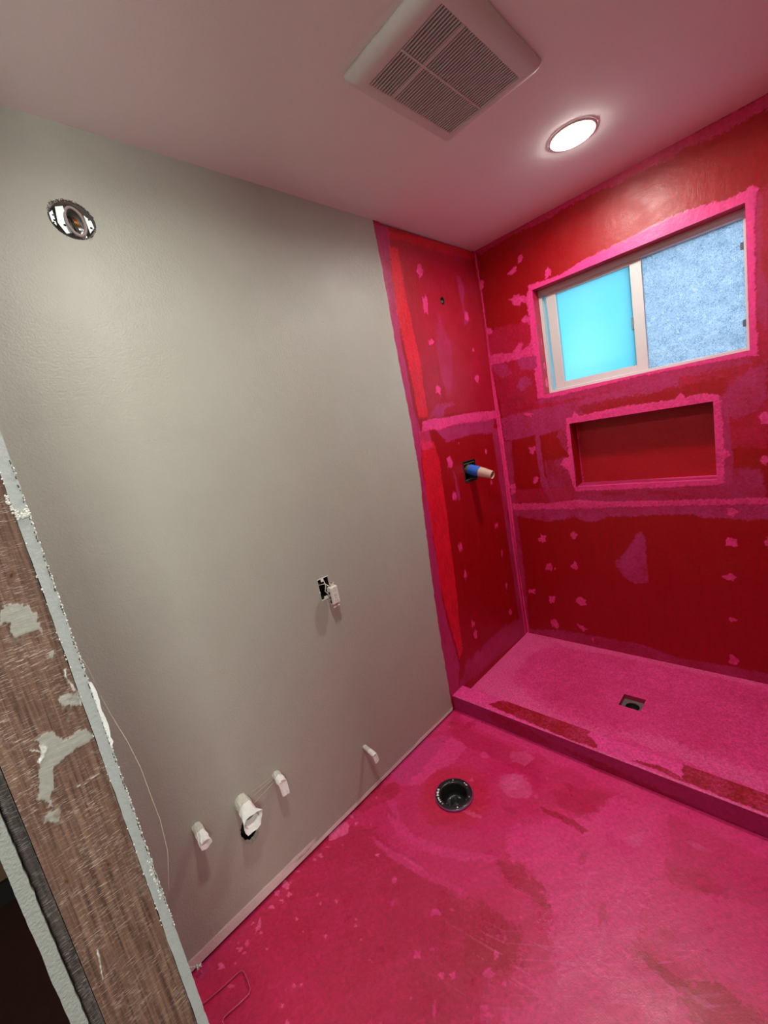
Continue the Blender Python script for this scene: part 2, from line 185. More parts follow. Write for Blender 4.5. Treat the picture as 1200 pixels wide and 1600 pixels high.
  ("P",0.75,3,6,[-0.084,-1.286,-0.036,-1.141,0.093,-1.035,0.204,-1.055,0.208,-1.169,0.167,-1.241,0.158,-1.301,0.155,-1.344,0.099,-1.392,0.031,-1.406]),
  ("V",0.35,6,8,[-0.084,-1.286,-0.036,-1.141,0.093,-1.035,0.104,-1.282,0.099,-1.392,0.031,-1.406]),
  ("P",0.6,4,6,[0.078,-1.476,0.114,-1.461,0.188,-1.52,0.297,-1.535,0.4,-1.504,0.508,-1.45,0.583,-1.415,0.584,-1.433,0.476,-1.507,0.34,-1.566,0.23,-1.575,0.138,-1.537]),
  ("P",0.5,4,6,[0.127,-1.64,0.244,-1.628,0.416,-1.604,0.552,-1.581,0.549,-1.595,0.42,-1.627,0.251,-1.653]),
  ("F",0.6,8,10,[0.576,-1.429,0.65,-1.405,0.741,-1.428,0.786,-1.47,0.741,-1.475,0.657,-1.465,0.583,-1.454]),
  ("F",0.45,8,12,[0.61,-1.573,0.736,-1.577,0.769,-1.622,0.74,-1.682,0.697,-1.734,0.633,-1.738,0.608,-1.665]),
  ("F",0.75,2,5,[0.608,-1.157,0.667,-1.145,0.74,-1.144,0.785,-1.158,0.775,-1.176,0.715,-1.172,0.628,-1.172]),
  ("F",0.4,6,10,[0.616,-1.069,0.71,-0.992,0.8,-0.968,0.795,-1.065,0.75,-1.105,0.669,-1.118]),
  ("F",0.7,4,8,[0.992,-1.431,1.04,-1.418,1.121,-1.424,1.151,-1.424,1.137,-1.44,1.098,-1.451,1.062,-1.454]),
  ("F",0.6,5,12,[1.101,-1.432,1.142,-1.383,1.207,-1.38,1.273,-1.393,1.275,-1.42,1.16,-1.513,1.136,-1.475,1.106,-1.46]),
  ("F",0.4,8,12,[1.009,-1.128,1.103,-1.099,1.169,-1.125,1.142,-1.152,1.081,-1.174,1.031,-1.176]),
  ("F",0.5,6,8,[-0.039,-1.585,0.018,-1.436,0.05,-1.393,0.095,-1.419,0.096,-1.474,0.047,-1.545,0.022,-1.636]),
  ("F",0.3,8,8,[0.016,-0.898,0.158,-0.955,0.406,-0.952,0.548,-0.992,0.547,-1.053,0.393,-1.05,0.204,-1.055,0.059,-1.016]),
  ("L",0.35,3,6,[0.417,-1.109,0.452,-1.072,0.502,-1.067,0.544,-1.094,0.559,-1.14,0.533,-1.172,0.481,-1.184,0.43,-1.151]),
  ("L",0.3,4,8,[0.39,-0.985,0.442,-0.928,0.487,-0.957,0.48,-1.005,0.424,-1.019]),
  ("L",0.35,3,6,[0.893,-1.105,0.931,-1.055,0.94,-1.114,0.909,-1.129]),
  ("F",0.4,2,3,[0.57,-0.826,0.562,-0.83,0.554,-0.834,0.536,-0.837,0.513,-0.833,0.501,-0.826,0.496,-0.82,0.513,-0.818,0.519,-0.814,0.534,-0.815,0.558,-0.813,0.582,-0.819]),
  ("F",0.4,2,3,[0.148,-0.871,0.145,-0.897,0.157,-0.905,0.147,-0.926,0.142,-0.952,0.131,-0.936,0.117,-0.963,0.113,-0.944,0.117,-0.923,0.119,-0.907,0.128,-0.897,0.135,-0.88]),
  ("F",0.4,2,3,[-0.034,-1.127,-0.026,-1.13,-0.024,-1.138,-0.035,-1.142,-0.043,-1.147,-0.05,-1.143,-0.058,-1.141,-0.056,-1.134,-0.055,-1.128,-0.055,-1.117,-0.044,-1.117,-0.038,-1.124]),
  ("F",0.4,2,3,[0.781,-0.874,0.77,-0.88,0.748,-0.88,0.733,-0.886,0.716,-0.879,0.692,-0.876,0.695,-0.869,0.689,-0.861,0.708,-0.856,0.733,-0.86,0.748,-0.864,0.772,-0.867]),
  ("F",0.4,2,3,[0.321,-1.457,0.322,-1.462,0.315,-1.467,0.303,-1.468,0.292,-1.468,0.286,-1.464,0.283,-1.46,0.285,-1.455,0.289,-1.45,0.3,-1.449,0.312,-1.447,0.32,-1.451]),
  ("F",0.4,2,3,[0.083,-0.952,0.078,-0.959,0.078,-0.966,0.066,-0.97,0.053,-0.974,0.044,-0.971,0.024,-0.97,0.022,-0.96,0.037,-0.951,0.054,-0.948,0.066,-0.946,0.082,-0.944]),
  ("F",0.4,2,3,[0.687,-1.013,0.684,-1.017,0.68,-1.023,0.667,-1.028,0.656,-1.021,0.646,-1.018,0.63,-1.012,0.639,-1.005,0.65,-1.001,0.666,-1,0.675,-1.005,0.698,-1.004]),
  ("F",0.4,2,3,[0.171,-1.52,0.174,-1.527,0.158,-1.53,0.14,-1.528,0.13,-1.524,0.115,-1.522,0.115,-1.517,0.102,-1.509,0.12,-1.506,0.139,-1.512,0.158,-1.508,0.168,-1.514]),
  ("F",0.4,2,3,[1.13,-1.154,1.123,-1.156,1.122,-1.162,1.109,-1.159,1.095,-1.16,1.092,-1.155,1.079,-1.15,1.097,-1.148,1.098,-1.142,1.113,-1.14,1.128,-1.143,1.138,-1.149]),
  ("F",0.4,2,3,[0.808,-1.234,0.815,-1.224,0.814,-1.249,0.817,-1.265,0.813,-1.284,0.807,-1.29,0.804,-1.289,0.801,-1.285,0.795,-1.286,0.795,-1.265,0.798,-1.242,0.803,-1.224]),
  ("F",0.4,2,3,[0.922,-1.386,0.923,-1.412,0.918,-1.425,0.915,-1.443,0.907,-1.423,0.903,-1.41,0.893,-1.401,0.896,-1.38,0.897,-1.363,0.902,-1.356,0.908,-1.361,0.913,-1.374]),
  ("F",0.4,2,3,[1.076,-1.336,1.077,-1.34,1.073,-1.346,1.061,-1.343,1.046,-1.348,1.039,-1.343,1.038,-1.338,1.038,-1.331,1.051,-1.327,1.063,-1.33,1.072,-1.33,1.083,-1.331]),
  ("F",0.4,2,3,[0.544,-1.234,0.554,-1.24,0.54,-1.245,0.525,-1.246,0.51,-1.246,0.495,-1.245,0.487,-1.239,0.503,-1.233,0.513,-1.23,0.522,-1.224,0.537,-1.225,0.558,-1.225]),
  ("F",0.4,2,3,[1.186,-1.182,1.185,-1.188,1.181,-1.194,1.177,-1.2,1.172,-1.201,1.17,-1.198,1.168,-1.195,1.167,-1.191,1.169,-1.184,1.175,-1.182,1.179,-1.179,1.184,-1.178]),
  ("F",0.4,2,3,[0.928,-0.854,0.938,-0.861,0.925,-0.865,0.905,-0.861,0.893,-0.858,0.872,-0.856,0.869,-0.849,0.876,-0.844,0.888,-0.84,0.906,-0.845,0.926,-0.842,0.932,-0.849]),
  ("L",0.3,2,3,[0.508,-1.089,0.496,-1.109,0.51,-1.128,0.491,-1.148,0.468,-1.151,0.45,-1.146,0.448,-1.129,0.433,-1.119,0.447,-1.102,0.454,-1.075,0.478,-1.073,0.498,-1.075]),
  ("L",0.3,2,3,[1.177,-1.441,1.183,-1.446,1.162,-1.446,1.149,-1.446,1.138,-1.445,1.109,-1.445,1.107,-1.44,1.114,-1.435,1.141,-1.437,1.153,-1.433,1.173,-1.434,1.171,-1.439]),
  ("L",0.3,2,3,[1.121,-1.459,1.11,-1.46,1.099,-1.461,1.083,-1.457,1.074,-1.455,1.052,-1.452,1.06,-1.45,1.059,-1.448,1.074,-1.449,1.086,-1.449,1.098,-1.452,1.113,-1.455]),
  ("L",0.3,2,3,[0.85,-1.348,0.858,-1.381,0.861,-1.412,0.859,-1.424,0.854,-1.424,0.845,-1.382,0.837,-1.354,0.837,-1.327,0.837,-1.316,0.834,-1.286,0.838,-1.285,0.846,-1.303]),
  ("L",0.3,2,3,[0.928,-1.441,0.932,-1.475,0.935,-1.5,0.931,-1.491,0.933,-1.518,0.925,-1.475,0.918,-1.447,0.91,-1.401,0.916,-1.408,0.914,-1.388,0.913,-1.367,0.92,-1.395]),
  ("L",0.3,2,3,[0.877,-1.643,0.883,-1.662,0.882,-1.668,0.884,-1.683,0.882,-1.685,0.875,-1.668,0.87,-1.648,0.866,-1.634,0.865,-1.624,0.866,-1.623,0.864,-1.602,0.872,-1.634]),
  ("L",0.3,2,3,[0.935,-1.284,0.936,-1.317,0.939,-1.371,0.937,-1.383,0.933,-1.368,0.931,-1.31,0.928,-1.287,0.926,-1.248,0.928,-1.242,0.926,-1.186,0.93,-1.222,0.933,-1.247]),
  ("L",0.3,2,3,[0.445,-1.326,0.454,-1.329,0.435,-1.337,0.408,-1.345,0.382,-1.347,0.345,-1.354,0.331,-1.351,0.346,-1.342,0.384,-1.334,0.403,-1.329,0.43,-1.321,0.45,-1.32]),
  ("L",0.3,2,3,[0.395,-1.607,0.407,-1.609,0.382,-1.614,0.348,-1.619,0.308,-1.623,0.299,-1.62,0.29,-1.619,0.281,-1.616,0.321,-1.611,0.346,-1.608,0.379,-1.604,0.379,-1.607]),
  ("L",0.3,2,3,[1.106,-1.014,1.111,-1.018,1.097,-1.019,1.081,-1.022,1.053,-1.02,1.058,-1.013,1.054,-1.009,1.056,-1.005,1.065,-1.002,1.084,-1.005,1.1,-1.006,1.116,-1.01]),
  ("P",0.8,2,3,[0.331,-1.196,0.332,-1.201,0.33,-1.205,0.328,-1.21,0.324,-1.208,0.319,-1.209,0.317,-1.206,0.316,-1.202,0.314,-1.197,0.318,-1.193,0.323,-1.19,0.326,-1.196]),
  ("P",0.8,2,3,[0.499,-1.491,0.5,-1.494,0.498,-1.498,0.498,-1.505,0.491,-1.504,0.485,-1.507,0.482,-1.503,0.482,-1.498,0.48,-1.492,0.487,-1.488,0.492,-1.488,0.499,-1.483]),
  ("P",0.8,2,3,[0.52,-1.68,0.525,-1.684,0.521,-1.693,0.509,-1.696,0.505,-1.699,0.495,-1.706,0.492,-1.701,0.489,-1.696,0.49,-1.689,0.499,-1.683,0.507,-1.678,0.513,-1.681]),
  ("P",0.8,2,3,[0.725,-1.707,0.725,-1.714,0.723,-1.72,0.72,-1.728,0.712,-1.73,0.705,-1.73,0.7,-1.727,0.704,-1.719,0.706,-1.714,0.708,-1.708,0.714,-1.701,0.717,-1.71]),
  ("P",0.8,2,3,[0.646,-1.778,0.645,-1.782,0.644,-1.785,0.641,-1.787,0.639,-1.792,0.636,-1.788,0.634,-1.788,0.63,-1.786,0.634,-1.782,0.635,-1.778,0.639,-1.773,0.642,-1.777]),
  ("P",0.8,2,3,[0.617,-1.795,0.617,-1.798,0.622,-1.803,0.616,-1.808,0.61,-1.807,0.606,-1.808,0.603,-1.806,0.599,-1.804,0.604,-1.799,0.606,-1.794,0.611,-1.791,0.617,-1.791]),
  ("P",0.8,2,3,[0.536,-1.804,0.539,-1.807,0.538,-1.812,0.533,-1.815,0.53,-1.818,0.523,-1.822,0.518,-1.817,0.517,-1.811,0.514,-1.804,0.521,-1.8,0.527,-1.793,0.532,-1.802]),
  ("P",0.8,2,3,[0.76,-1.706,0.761,-1.711,0.759,-1.714,0.757,-1.717,0.754,-1.715,0.751,-1.72,0.75,-1.715,0.748,-1.712,0.749,-1.708,0.749,-1.703,0.753,-1.703,0.757,-1.703]),
  ("P",0.8,2,3,[0.75,-1.774,0.751,-1.777,0.747,-1.782,0.746,-1.788,0.74,-1.789,0.735,-1.79,0.73,-1.79,0.73,-1.784,0.734,-1.779,0.737,-1.774,0.742,-1.774,0.746,-1.773]),
  ("P",0.8,2,3,[0.767,-1.78,0.766,-1.784,0.764,-1.789,0.758,-1.793,0.753,-1.796,0.75,-1.797,0.746,-1.796,0.75,-1.792,0.746,-1.789,0.753,-1.785,0.759,-1.779,0.761,-1.782]),
  ("P",0.8,2,3,[0.706,-1.806,0.706,-1.808,0.708,-1.81,0.705,-1.813,0.703,-1.813,0.7,-1.815,0.698,-1.813,0.698,-1.81,0.698,-1.807,0.7,-1.804,0.703,-1.804,0.706,-1.803]),
  ("P",0.8,2,3,[0.723,-1.536,0.726,-1.538,0.725,-1.542,0.723,-1.545,0.719,-1.546,0.717,-1.542,0.716,-1.541,0.714,-1.539,0.715,-1.536,0.718,-1.536,0.72,-1.534,0.722,-1.534]),
  ("P",0.8,2,3,[0.548,-1.646,0.55,-1.649,0.547,-1.653,0.544,-1.654,0.542,-1.658,0.539,-1.655,0.535,-1.656,0.534,-1.652,0.538,-1.649,0.539,-1.647,0.542,-1.646,0.544,-1.646]),
  ("P",0.8,2,3,[0.58,-1.888,0.58,-1.891,0.579,-1.893,0.578,-1.896,0.575,-1.896,0.573,-1.895,0.571,-1.896,0.571,-1.894,0.572,-1.892,0.574,-1.891,0.575,-1.889,0.578,-1.889]),
  ("P",0.8,2,3,[0.559,-1.765,0.56,-1.769,0.561,-1.773,0.556,-1.772,0.555,-1.777,0.552,-1.775,0.55,-1.772,0.55,-1.77,0.546,-1.766,0.552,-1.766,0.553,-1.762,0.556,-1.763]),
  ("P",0.8,2,3,[0.645,-1.87,0.648,-1.877,0.652,-1.884,0.656,-1.892,0.646,-1.882,0.643,-1.88,0.637,-1.876,0.63,-1.867,0.633,-1.865,0.628,-1.857,0.63,-1.854,0.639,-1.866]),
  ("P",0.8,2,3,[0.715,-1.614,0.717,-1.619,0.714,-1.621,0.713,-1.624,0.712,-1.629,0.708,-1.627,0.706,-1.621,0.702,-1.616,0.702,-1.611,0.707,-1.612,0.708,-1.608,0.711,-1.612]),
  ("P",0.8,2,3,[0.712,-1.666,0.714,-1.672,0.713,-1.675,0.713,-1.681,0.71,-1.68,0.706,-1.68,0.704,-1.673,0.701,-1.669,0.701,-1.664,0.702,-1.661,0.705,-1.66,0.708,-1.66]),
  ("P",0.8,2,3,[0.69,-1.623,0.69,-1.625,0.689,-1.627,0.69,-1.63,0.687,-1.63,0.685,-1.629,0.683,-1.628,0.682,-1.626,0.684,-1.624,0.685,-1.623,0.687,-1.622,0.689,-1.62]),
  ("P",0.8,2,3,[0.586,-1.122,0.587,-1.125,0.589,-1.13,0.583,-1.132,0.579,-1.132,0.573,-1.136,0.572,-1.131,0.568,-1.128,0.573,-1.123,0.577,-1.118,0.582,-1.116,0.584,-1.121]),
  ("P",0.8,2,3,[0.582,-1.026,0.584,-1.029,0.585,-1.035,0.58,-1.034,0.578,-1.037,0.576,-1.033,0.574,-1.032,0.574,-1.028,0.573,-1.024,0.574,-1.019,0.578,-1.02,0.581,-1.023]),
  ("P",0.8,2,3,[0.311,-1.047,0.325,-1.05,0.316,-1.059,0.311,-1.067,0.301,-1.073,0.291,-1.07,0.281,-1.066,0.279,-1.055,0.283,-1.043,0.291,-1.035,0.302,-1.038,0.309,-1.041]),
  ("P",0.8,2,3,[0.986,-0.944,0.988,-0.947,0.986,-0.951,0.984,-0.951,0.982,-0.953,0.981,-0.95,0.979,-0.949,0.98,-0.946,0.98,-0.943,0.981,-0.939,0.984,-0.936,0.987,-0.939]),
  ("P",0.8,2,3,[0.331,-1.693,0.333,-1.698,0.339,-1.705,0.334,-1.704,0.334,-1.71,0.327,-1.707,0.319,-1.702,0.32,-1.695,0.314,-1.689,0.32,-1.69,0.321,-1.687,0.326,-1.688]),
  ("P",0.8,2,3,[0.377,-1.749,0.38,-1.754,0.383,-1.759,0.378,-1.759,0.378,-1.764,0.372,-1.761,0.368,-1.756,0.361,-1.751,0.366,-1.749,0.364,-1.745,0.369,-1.747,0.372,-1.747]),
  ("P",0.8,2,3,[0.96,-1.323,0.962,-1.325,0.96,-1.327,0.959,-1.329,0.957,-1.33,0.956,-1.329,0.954,-1.328,0.955,-1.325,0.956,-1.323,0.958,-1.322,0.959,-1.321,0.96,-1.322]),
  ("P",0.8,2,3,[0.044,-1.499,0.042,-1.503,0.043,-1.506,0.041,-1.51,0.036,-1.51,0.033,-1.51,0.031,-1.508,0.027,-1.507,0.029,-1.504,0.031,-1.501,0.035,-1.496,0.039,-1.5]),
  ("P",0.8,2,3,[0.06,-0.987,0.063,-0.99,0.064,-0.995,0.058,-0.994,0.056,-0.999,0.051,-0.998,0.051,-0.993,0.046,-0.991,0.046,-0.986,0.05,-0.983,0.055,-0.986,0.059,-0.982]),
  ("P",0.8,2,3,[0.222,-1.669,0.22,-1.673,0.224,-1.676,0.22,-1.678,0.217,-1.678,0.213,-1.68,0.209,-1.679,0.209,-1.675,0.208,-1.672,0.211,-1.669,0.214,-1.667,0.218,-1.667]),
  ("W",0.9,1.5,2,[-0.009,-1.736,-0.007,-1.685,0.013,-1.651,0.04,-1.662,0.055,-1.686,0.034,-1.727,0.018,-1.749]),
  ("W",0.75,2,3,[0.029,-1.945,0.041,-1.949,0.037,-1.957,0.024,-1.96,0.013,-1.965,0.006,-1.959,0.004,-1.954,-0.003,-1.95,-0.002,-1.943,0.011,-1.942,0.018,-1.939,0.026,-1.94]),
  ("W",0.75,2,3,[0.024,-1.982,0.029,-1.984,0.024,-1.988,0.02,-1.991,0.014,-1.993,0.011,-1.99,0.004,-1.989,0.003,-1.986,0.006,-1.982,0.01,-1.977,0.018,-1.977,0.022,-1.979]),
  ("W",0.75,2,3,[0.06,-1.984,0.059,-1.987,0.061,-1.99,0.052,-1.99,0.049,-1.991,0.041,-1.995,0.044,-1.991,0.04,-1.99,0.044,-1.987,0.047,-1.983,0.053,-1.984,0.061,-1.981]),
  ("W",0.75,2,3,[0.06,-1.957,0.061,-1.96,0.06,-1.962,0.06,-1.967,0.055,-1.964,0.051,-1.966,0.051,-1.961,0.046,-1.958,0.051,-1.956,0.052,-1.955,0.054,-1.952,0.059,-1.952]),
  ("W",0.75,2,3,[0.051,-2.017,0.049,-2.021,0.043,-2.023,0.043,-2.027,0.037,-2.028,0.03,-2.029,0.033,-2.025,0.029,-2.024,0.03,-2.021,0.035,-2.017,0.041,-2.017,0.046,-2.017]),
  ("W",0.75,2,3,[0.062,-2.073,0.064,-2.083,0.062,-2.087,0.065,-2.096,0.057,-2.095,0.05,-2.085,0.046,-2.08,0.039,-2.074,0.031,-2.062,0.044,-2.068,0.047,-2.068,0.053,-2.067]),
  ("W",0.75,2,3,[0.074,-2.125,0.075,-2.129,0.076,-2.132,0.073,-2.134,0.07,-2.134,0.066,-2.134,0.062,-2.13,0.059,-2.125,0.061,-2.122,0.064,-2.122,0.067,-2.122,0.069,-2.124]),
  ("W",0.75,2,3,[0.073,-2.15,0.074,-2.152,0.073,-2.155,0.069,-2.157,0.064,-2.162,0.06,-2.159,0.055,-2.158,0.053,-2.155,0.059,-2.151,0.06,-2.146,0.068,-2.143,0.072,-2.146]),
  ("W",0.75,2,3,[0.09,-2.144,0.092,-2.145,0.09,-2.147,0.089,-2.149,0.087,-2.149,0.084,-2.149,0.083,-2.147,0.083,-2.145,0.084,-2.144,0.084,-2.142,0.087,-2.142,0.089,-2.142]),
  ("W",0.75,2,3,[0.072,-2.204,0.069,-2.209,0.067,-2.213,0.065,-2.217,0.059,-2.22,0.054,-2.217,0.045,-2.217,0.046,-2.211,0.05,-2.207,0.055,-2.204,0.06,-2.203,0.067,-2.201]),
  ("W",0.75,2,3,[0.092,-2.174,0.095,-2.175,0.093,-2.177,0.091,-2.178,0.088,-2.179,0.086,-2.178,0.083,-2.178,0.083,-2.176,0.085,-2.174,0.085,-2.171,0.089,-2.171,0.091,-2.173]),
  ("W",0.75,2,3,[0.048,-1.803,0.044,-1.806,0.047,-1.81,0.04,-1.81,0.036,-1.811,0.029,-1.814,0.028,-1.81,0.028,-1.806,0.029,-1.802,0.034,-1.8,0.039,-1.8,0.042,-1.802]),
  ("W",0.75,2,3,[0.038,-1.768,0.038,-1.769,0.037,-1.771,0.035,-1.772,0.031,-1.775,0.028,-1.773,0.025,-1.772,0.028,-1.769,0.027,-1.767,0.03,-1.765,0.035,-1.763,0.039,-1.764]),
  ("W",0.75,2,3,[0.062,-1.632,0.059,-1.635,0.059,-1.637,0.057,-1.642,0.051,-1.641,0.049,-1.638,0.044,-1.637,0.042,-1.633,0.045,-1.63,0.05,-1.628,0.055,-1.625,0.057,-1.631]),
  ("W",0.75,2,3,[0.029,-1.62,0.024,-1.625,0.021,-1.628,0.017,-1.629,0.013,-1.631,0.006,-1.632,0.001,-1.628,0.002,-1.623,0.007,-1.62,0.012,-1.619,0.016,-1.617,0.019,-1.62]),
  ("W",0.75,2,3,[0.019,-1.892,0.018,-1.894,0.018,-1.897,0.013,-1.897,0.01,-1.901,0.007,-1.899,0.002,-1.898,0.007,-1.895,0.008,-1.893,0.01,-1.892,0.013,-1.888,0.014,-1.892]),
  ("W",0.75,2,3,[0.176,-1.904,0.177,-1.906,0.177,-1.908,0.174,-1.908,0.172,-1.91,0.169,-1.911,0.168,-1.908,0.169,-1.906,0.167,-1.902,0.17,-1.901,0.174,-1.901,0.175,-1.904]),
  ("W",0.75,2,3,[0.216,-1.867,0.218,-1.87,0.215,-1.872,0.213,-1.874,0.21,-1.874,0.209,-1.872,0.207,-1.871,0.207,-1.869,0.207,-1.867,0.208,-1.864,0.212,-1.864,0.214,-1.866]),
  ("W",0.75,2,3,[0.147,-1.984,0.146,-1.986,0.147,-1.989,0.144,-1.99,0.141,-1.991,0.139,-1.989,0.136,-1.988,0.137,-1.986,0.136,-1.983,0.139,-1.981,0.142,-1.983,0.143,-1.984]),
  ("W",0.75,2,3,[0.325,-1.873,0.324,-1.875,0.323,-1.877,0.322,-1.878,0.32,-1.879,0.317,-1.879,0.317,-1.876,0.317,-1.875,0.317,-1.873,0.319,-1.87,0.321,-1.871,0.325,-1.87]),
  ("W",0.75,2,3,[0.311,-1.86,0.311,-1.863,0.311,-1.865,0.31,-1.867,0.307,-1.867,0.305,-1.866,0.303,-1.863,0.303,-1.861,0.305,-1.86,0.306,-1.859,0.307,-1.858,0.309,-1.859]),
  ("W",0.75,2,3,[0.222,-1.672,0.221,-1.674,0.219,-1.676,0.218,-1.679,0.214,-1.68,0.212,-1.676,0.209,-1.676,0.207,-1.673,0.212,-1.672,0.213,-1.668,0.217,-1.669,0.218,-1.671]),
  ("W",0.75,2,3,[0.293,-2.089,0.293,-2.091,0.293,-2.094,0.291,-2.095,0.288,-2.096,0.285,-2.096,0.283,-2.093,0.282,-2.091,0.282,-2.087,0.286,-2.087,0.289,-2.087,0.292,-2.086]),
  ("W",0.75,2,3,[0.142,-2.208,0.136,-2.213,0.139,-2.216,0.134,-2.219,0.129,-2.22,0.124,-2.22,0.119,-2.22,0.125,-2.215,0.121,-2.212,0.128,-2.211,0.133,-2.206,0.138,-2.207]),
  ("W",0.75,2,3,[0.346,-2.14,0.346,-2.143,0.343,-2.145,0.342,-2.148,0.338,-2.149,0.337,-2.146,0.334,-2.146,0.335,-2.143,0.333,-2.14,0.337,-2.139,0.34,-2.139,0.342,-2.14]),
  ("W",0.75,2,3,[0.11,-1.601,0.111,-1.603,0.111,-1.606,0.108,-1.607,0.105,-1.605,0.103,-1.604,0.102,-1.603,0.102,-1.601,0.103,-1.6,0.104,-1.599,0.106,-1.599,0.108,-1.599]),
  ("W",0.75,2,3,[0.08,-1.728,0.078,-1.73,0.077,-1.73,0.076,-1.732,0.074,-1.731,0.072,-1.732,0.072,-1.73,0.07,-1.729,0.072,-1.728,0.072,-1.726,0.076,-1.725,0.077,-1.727]),
  ("W",0.75,2,3,[0.036,-2.089,0.035,-2.091,0.033,-2.092,0.033,-2.094,0.031,-2.096,0.029,-2.093,0.028,-2.092,0.025,-2.09,0.025,-2.088,0.029,-2.088,0.03,-2.088,0.033,-2.087]),
  ("W",0.75,2,3,[0.082,-2.08,0.082,-2.083,0.082,-2.085,0.08,-2.087,0.077,-2.085,0.076,-2.085,0.073,-2.084,0.073,-2.082,0.073,-2.08,0.074,-2.078,0.076,-2.078,0.078,-2.08]),
  ("W",0.75,2,3,[0.024,-2.165,0.023,-2.167,0.023,-2.168,0.022,-2.169,0.02,-2.17,0.017,-2.17,0.017,-2.168,0.017,-2.167,0.017,-2.165,0.018,-2.165,0.019,-2.162,0.021,-2.165]),
  ("W",0.75,2,3,[0.045,-2.143,0.048,-2.145,0.046,-2.146,0.044,-2.147,0.043,-2.149,0.04,-2.147,0.039,-2.146,0.037,-2.144,0.038,-2.142,0.04,-2.142,0.042,-2.141,0.043,-2.143]),
  ("W",0.75,2,3,[0.139,-2.093,0.139,-2.094,0.14,-2.096,0.138,-2.096,0.137,-2.097,0.135,-2.097,0.134,-2.095,0.134,-2.093,0.133,-2.091,0.135,-2.091,0.136,-2.089,0.139,-2.091]),
  ("W",0.75,2,3,[0.145,-1.897,0.146,-1.899,0.144,-1.901,0.143,-1.902,0.141,-1.902,0.137,-1.903,0.137,-1.9,0.138,-1.898,0.134,-1.894,0.137,-1.893,0.14,-1.893,0.143,-1.895]),
  ("W",0.75,2,3,[0.194,-1.992,0.194,-1.993,0.193,-1.993,0.193,-1.994,0.191,-1.995,0.19,-1.995,0.19,-1.994,0.19,-1.993,0.19,-1.992,0.191,-1.991,0.192,-1.991,0.193,-1.991]),
  ("W",0.75,2,3,[0.305,-2.075,0.305,-2.076,0.305,-2.078,0.304,-2.078,0.304,-2.08,0.302,-2.078,0.302,-2.076,0.299,-2.074,0.299,-2.072,0.3,-2.07,0.302,-2.071,0.304,-2.073]),
  ("W",0.75,2,3,[0.301,-2.134,0.302,-2.136,0.301,-2.139,0.299,-2.141,0.296,-2.141,0.293,-2.14,0.292,-2.138,0.292,-2.136,0.292,-2.134,0.295,-2.134,0.296,-2.132,0.299,-2.132]),
  ("W",0.75,2,3,[0.265,-1.953,0.265,-1.955,0.266,-1.958,0.265,-1.959,0.263,-1.959,0.261,-1.957,0.259,-1.956,0.258,-1.953,0.26,-1.953,0.26,-1.95,0.262,-1.952,0.263,-1.952]),
  ("W",0.75,2,3,[0.366,-1.887,0.365,-1.889,0.365,-1.89,0.364,-1.892,0.362,-1.892,0.36,-1.892,0.358,-1.89,0.358,-1.888,0.36,-1.887,0.361,-1.885,0.363,-1.885,0.365,-1.886]),
  ("W",0.75,2,3,[0.041,-1.824,0.039,-1.828,0.033,-1.829,0.031,-1.832,0.027,-1.832,0.023,-1.832,0.023,-1.83,0.021,-1.829,0.021,-1.826,0.027,-1.825,0.031,-1.823,0.034,-1.825]),
  ("W",0.75,2,3,[0.025,-1.93,0.027,-1.932,0.027,-1.935,0.024,-1.934,0.023,-1.936,0.02,-1.936,0.019,-1.932,0.016,-1.93,0.016,-1.927,0.019,-1.927,0.02,-1.924,0.024,-1.927]),
  ("V",0.7,5,6,[0.003,-2.279,0.006,-2.226,0.029,-2.23,0.041,-2.257,0.019,-2.28]),
  ("V",0.5,5,6,[0.006,-2.226,0.017,-2.089,0.027,-2.1,0.02,-2.221]),
 ],
 'stud': [
  ("G",0.95,0.6,2,[-2.3725,1.3909,-2.3643,1.3927,-2.3515,1.384,-2.3484,1.3788,-2.3464,1.3653,-2.3464,1.3551,-2.3466,1.3437,-2.3489,1.3422,-2.352,1.3515,-2.3566,1.3512,-2.3602,1.3517,-2.3732,1.3495,-2.3748,1.3565,-2.3721,1.37,-2.3787,1.3707,-2.3815,1.3697,-2.3769,1.3869]),
  ("G",0.9,0.6,2,[-2.3528,1.3132,-2.3474,1.3194,-2.3429,1.3183,-2.3436,1.312,-2.3485,1.3081]),
  ("G",0.9,0.6,2,[-2.3552,1.2574,-2.3515,1.2604,-2.3437,1.2596,-2.3356,1.2518,-2.3364,1.237,-2.3537,1.2483]),
  ("W",0.9,0.5,1,[-2.3406,1.2917,-2.3385,1.2905,-2.3402,1.2766,-2.3371,1.2693,-2.336,1.2618,-2.3345,1.2442,-2.3355,1.2364,-2.3367,1.24,-2.337,1.2541,-2.3404,1.2645,-2.342,1.2736]),
  ("G",0.4,2,3,[-2.3823,1.3542,-2.3684,1.3508,-2.3587,1.3434,-2.3714,1.3398,-2.3809,1.3498]),
  ("G",0.95,0.6,1.5,[-2.3879,1.2224,-2.3761,1.2265,-2.3694,1.2218,-2.3676,1.2133,-2.362,1.2035,-2.3526,1.207,-2.3401,1.2055,-2.3343,1.1939,-2.3369,1.1883,-2.3519,1.1858,-2.3716,1.183,-2.3801,1.178,-2.3879,1.1524,-2.393,1.1449,-2.395,1.132,-2.3985,1.1351,-2.3987,1.1455,-2.4046,1.1492,-2.3994,1.1649,-2.3964,1.1796,-2.3905,1.1948,-2.3836,1.2094]),
  ("W",0.9,0.4,1,[-2.3862,1.2142,-2.38,1.2081,-2.3845,1.1987,-2.3925,1.1907,-2.3927,1.1965,-2.3871,1.2036]),
  ("W",0.8,0.4,0.6,[-2.3947,1.2148,-2.3864,1.2064,-2.3869,1.2045,-2.3952,1.213]),
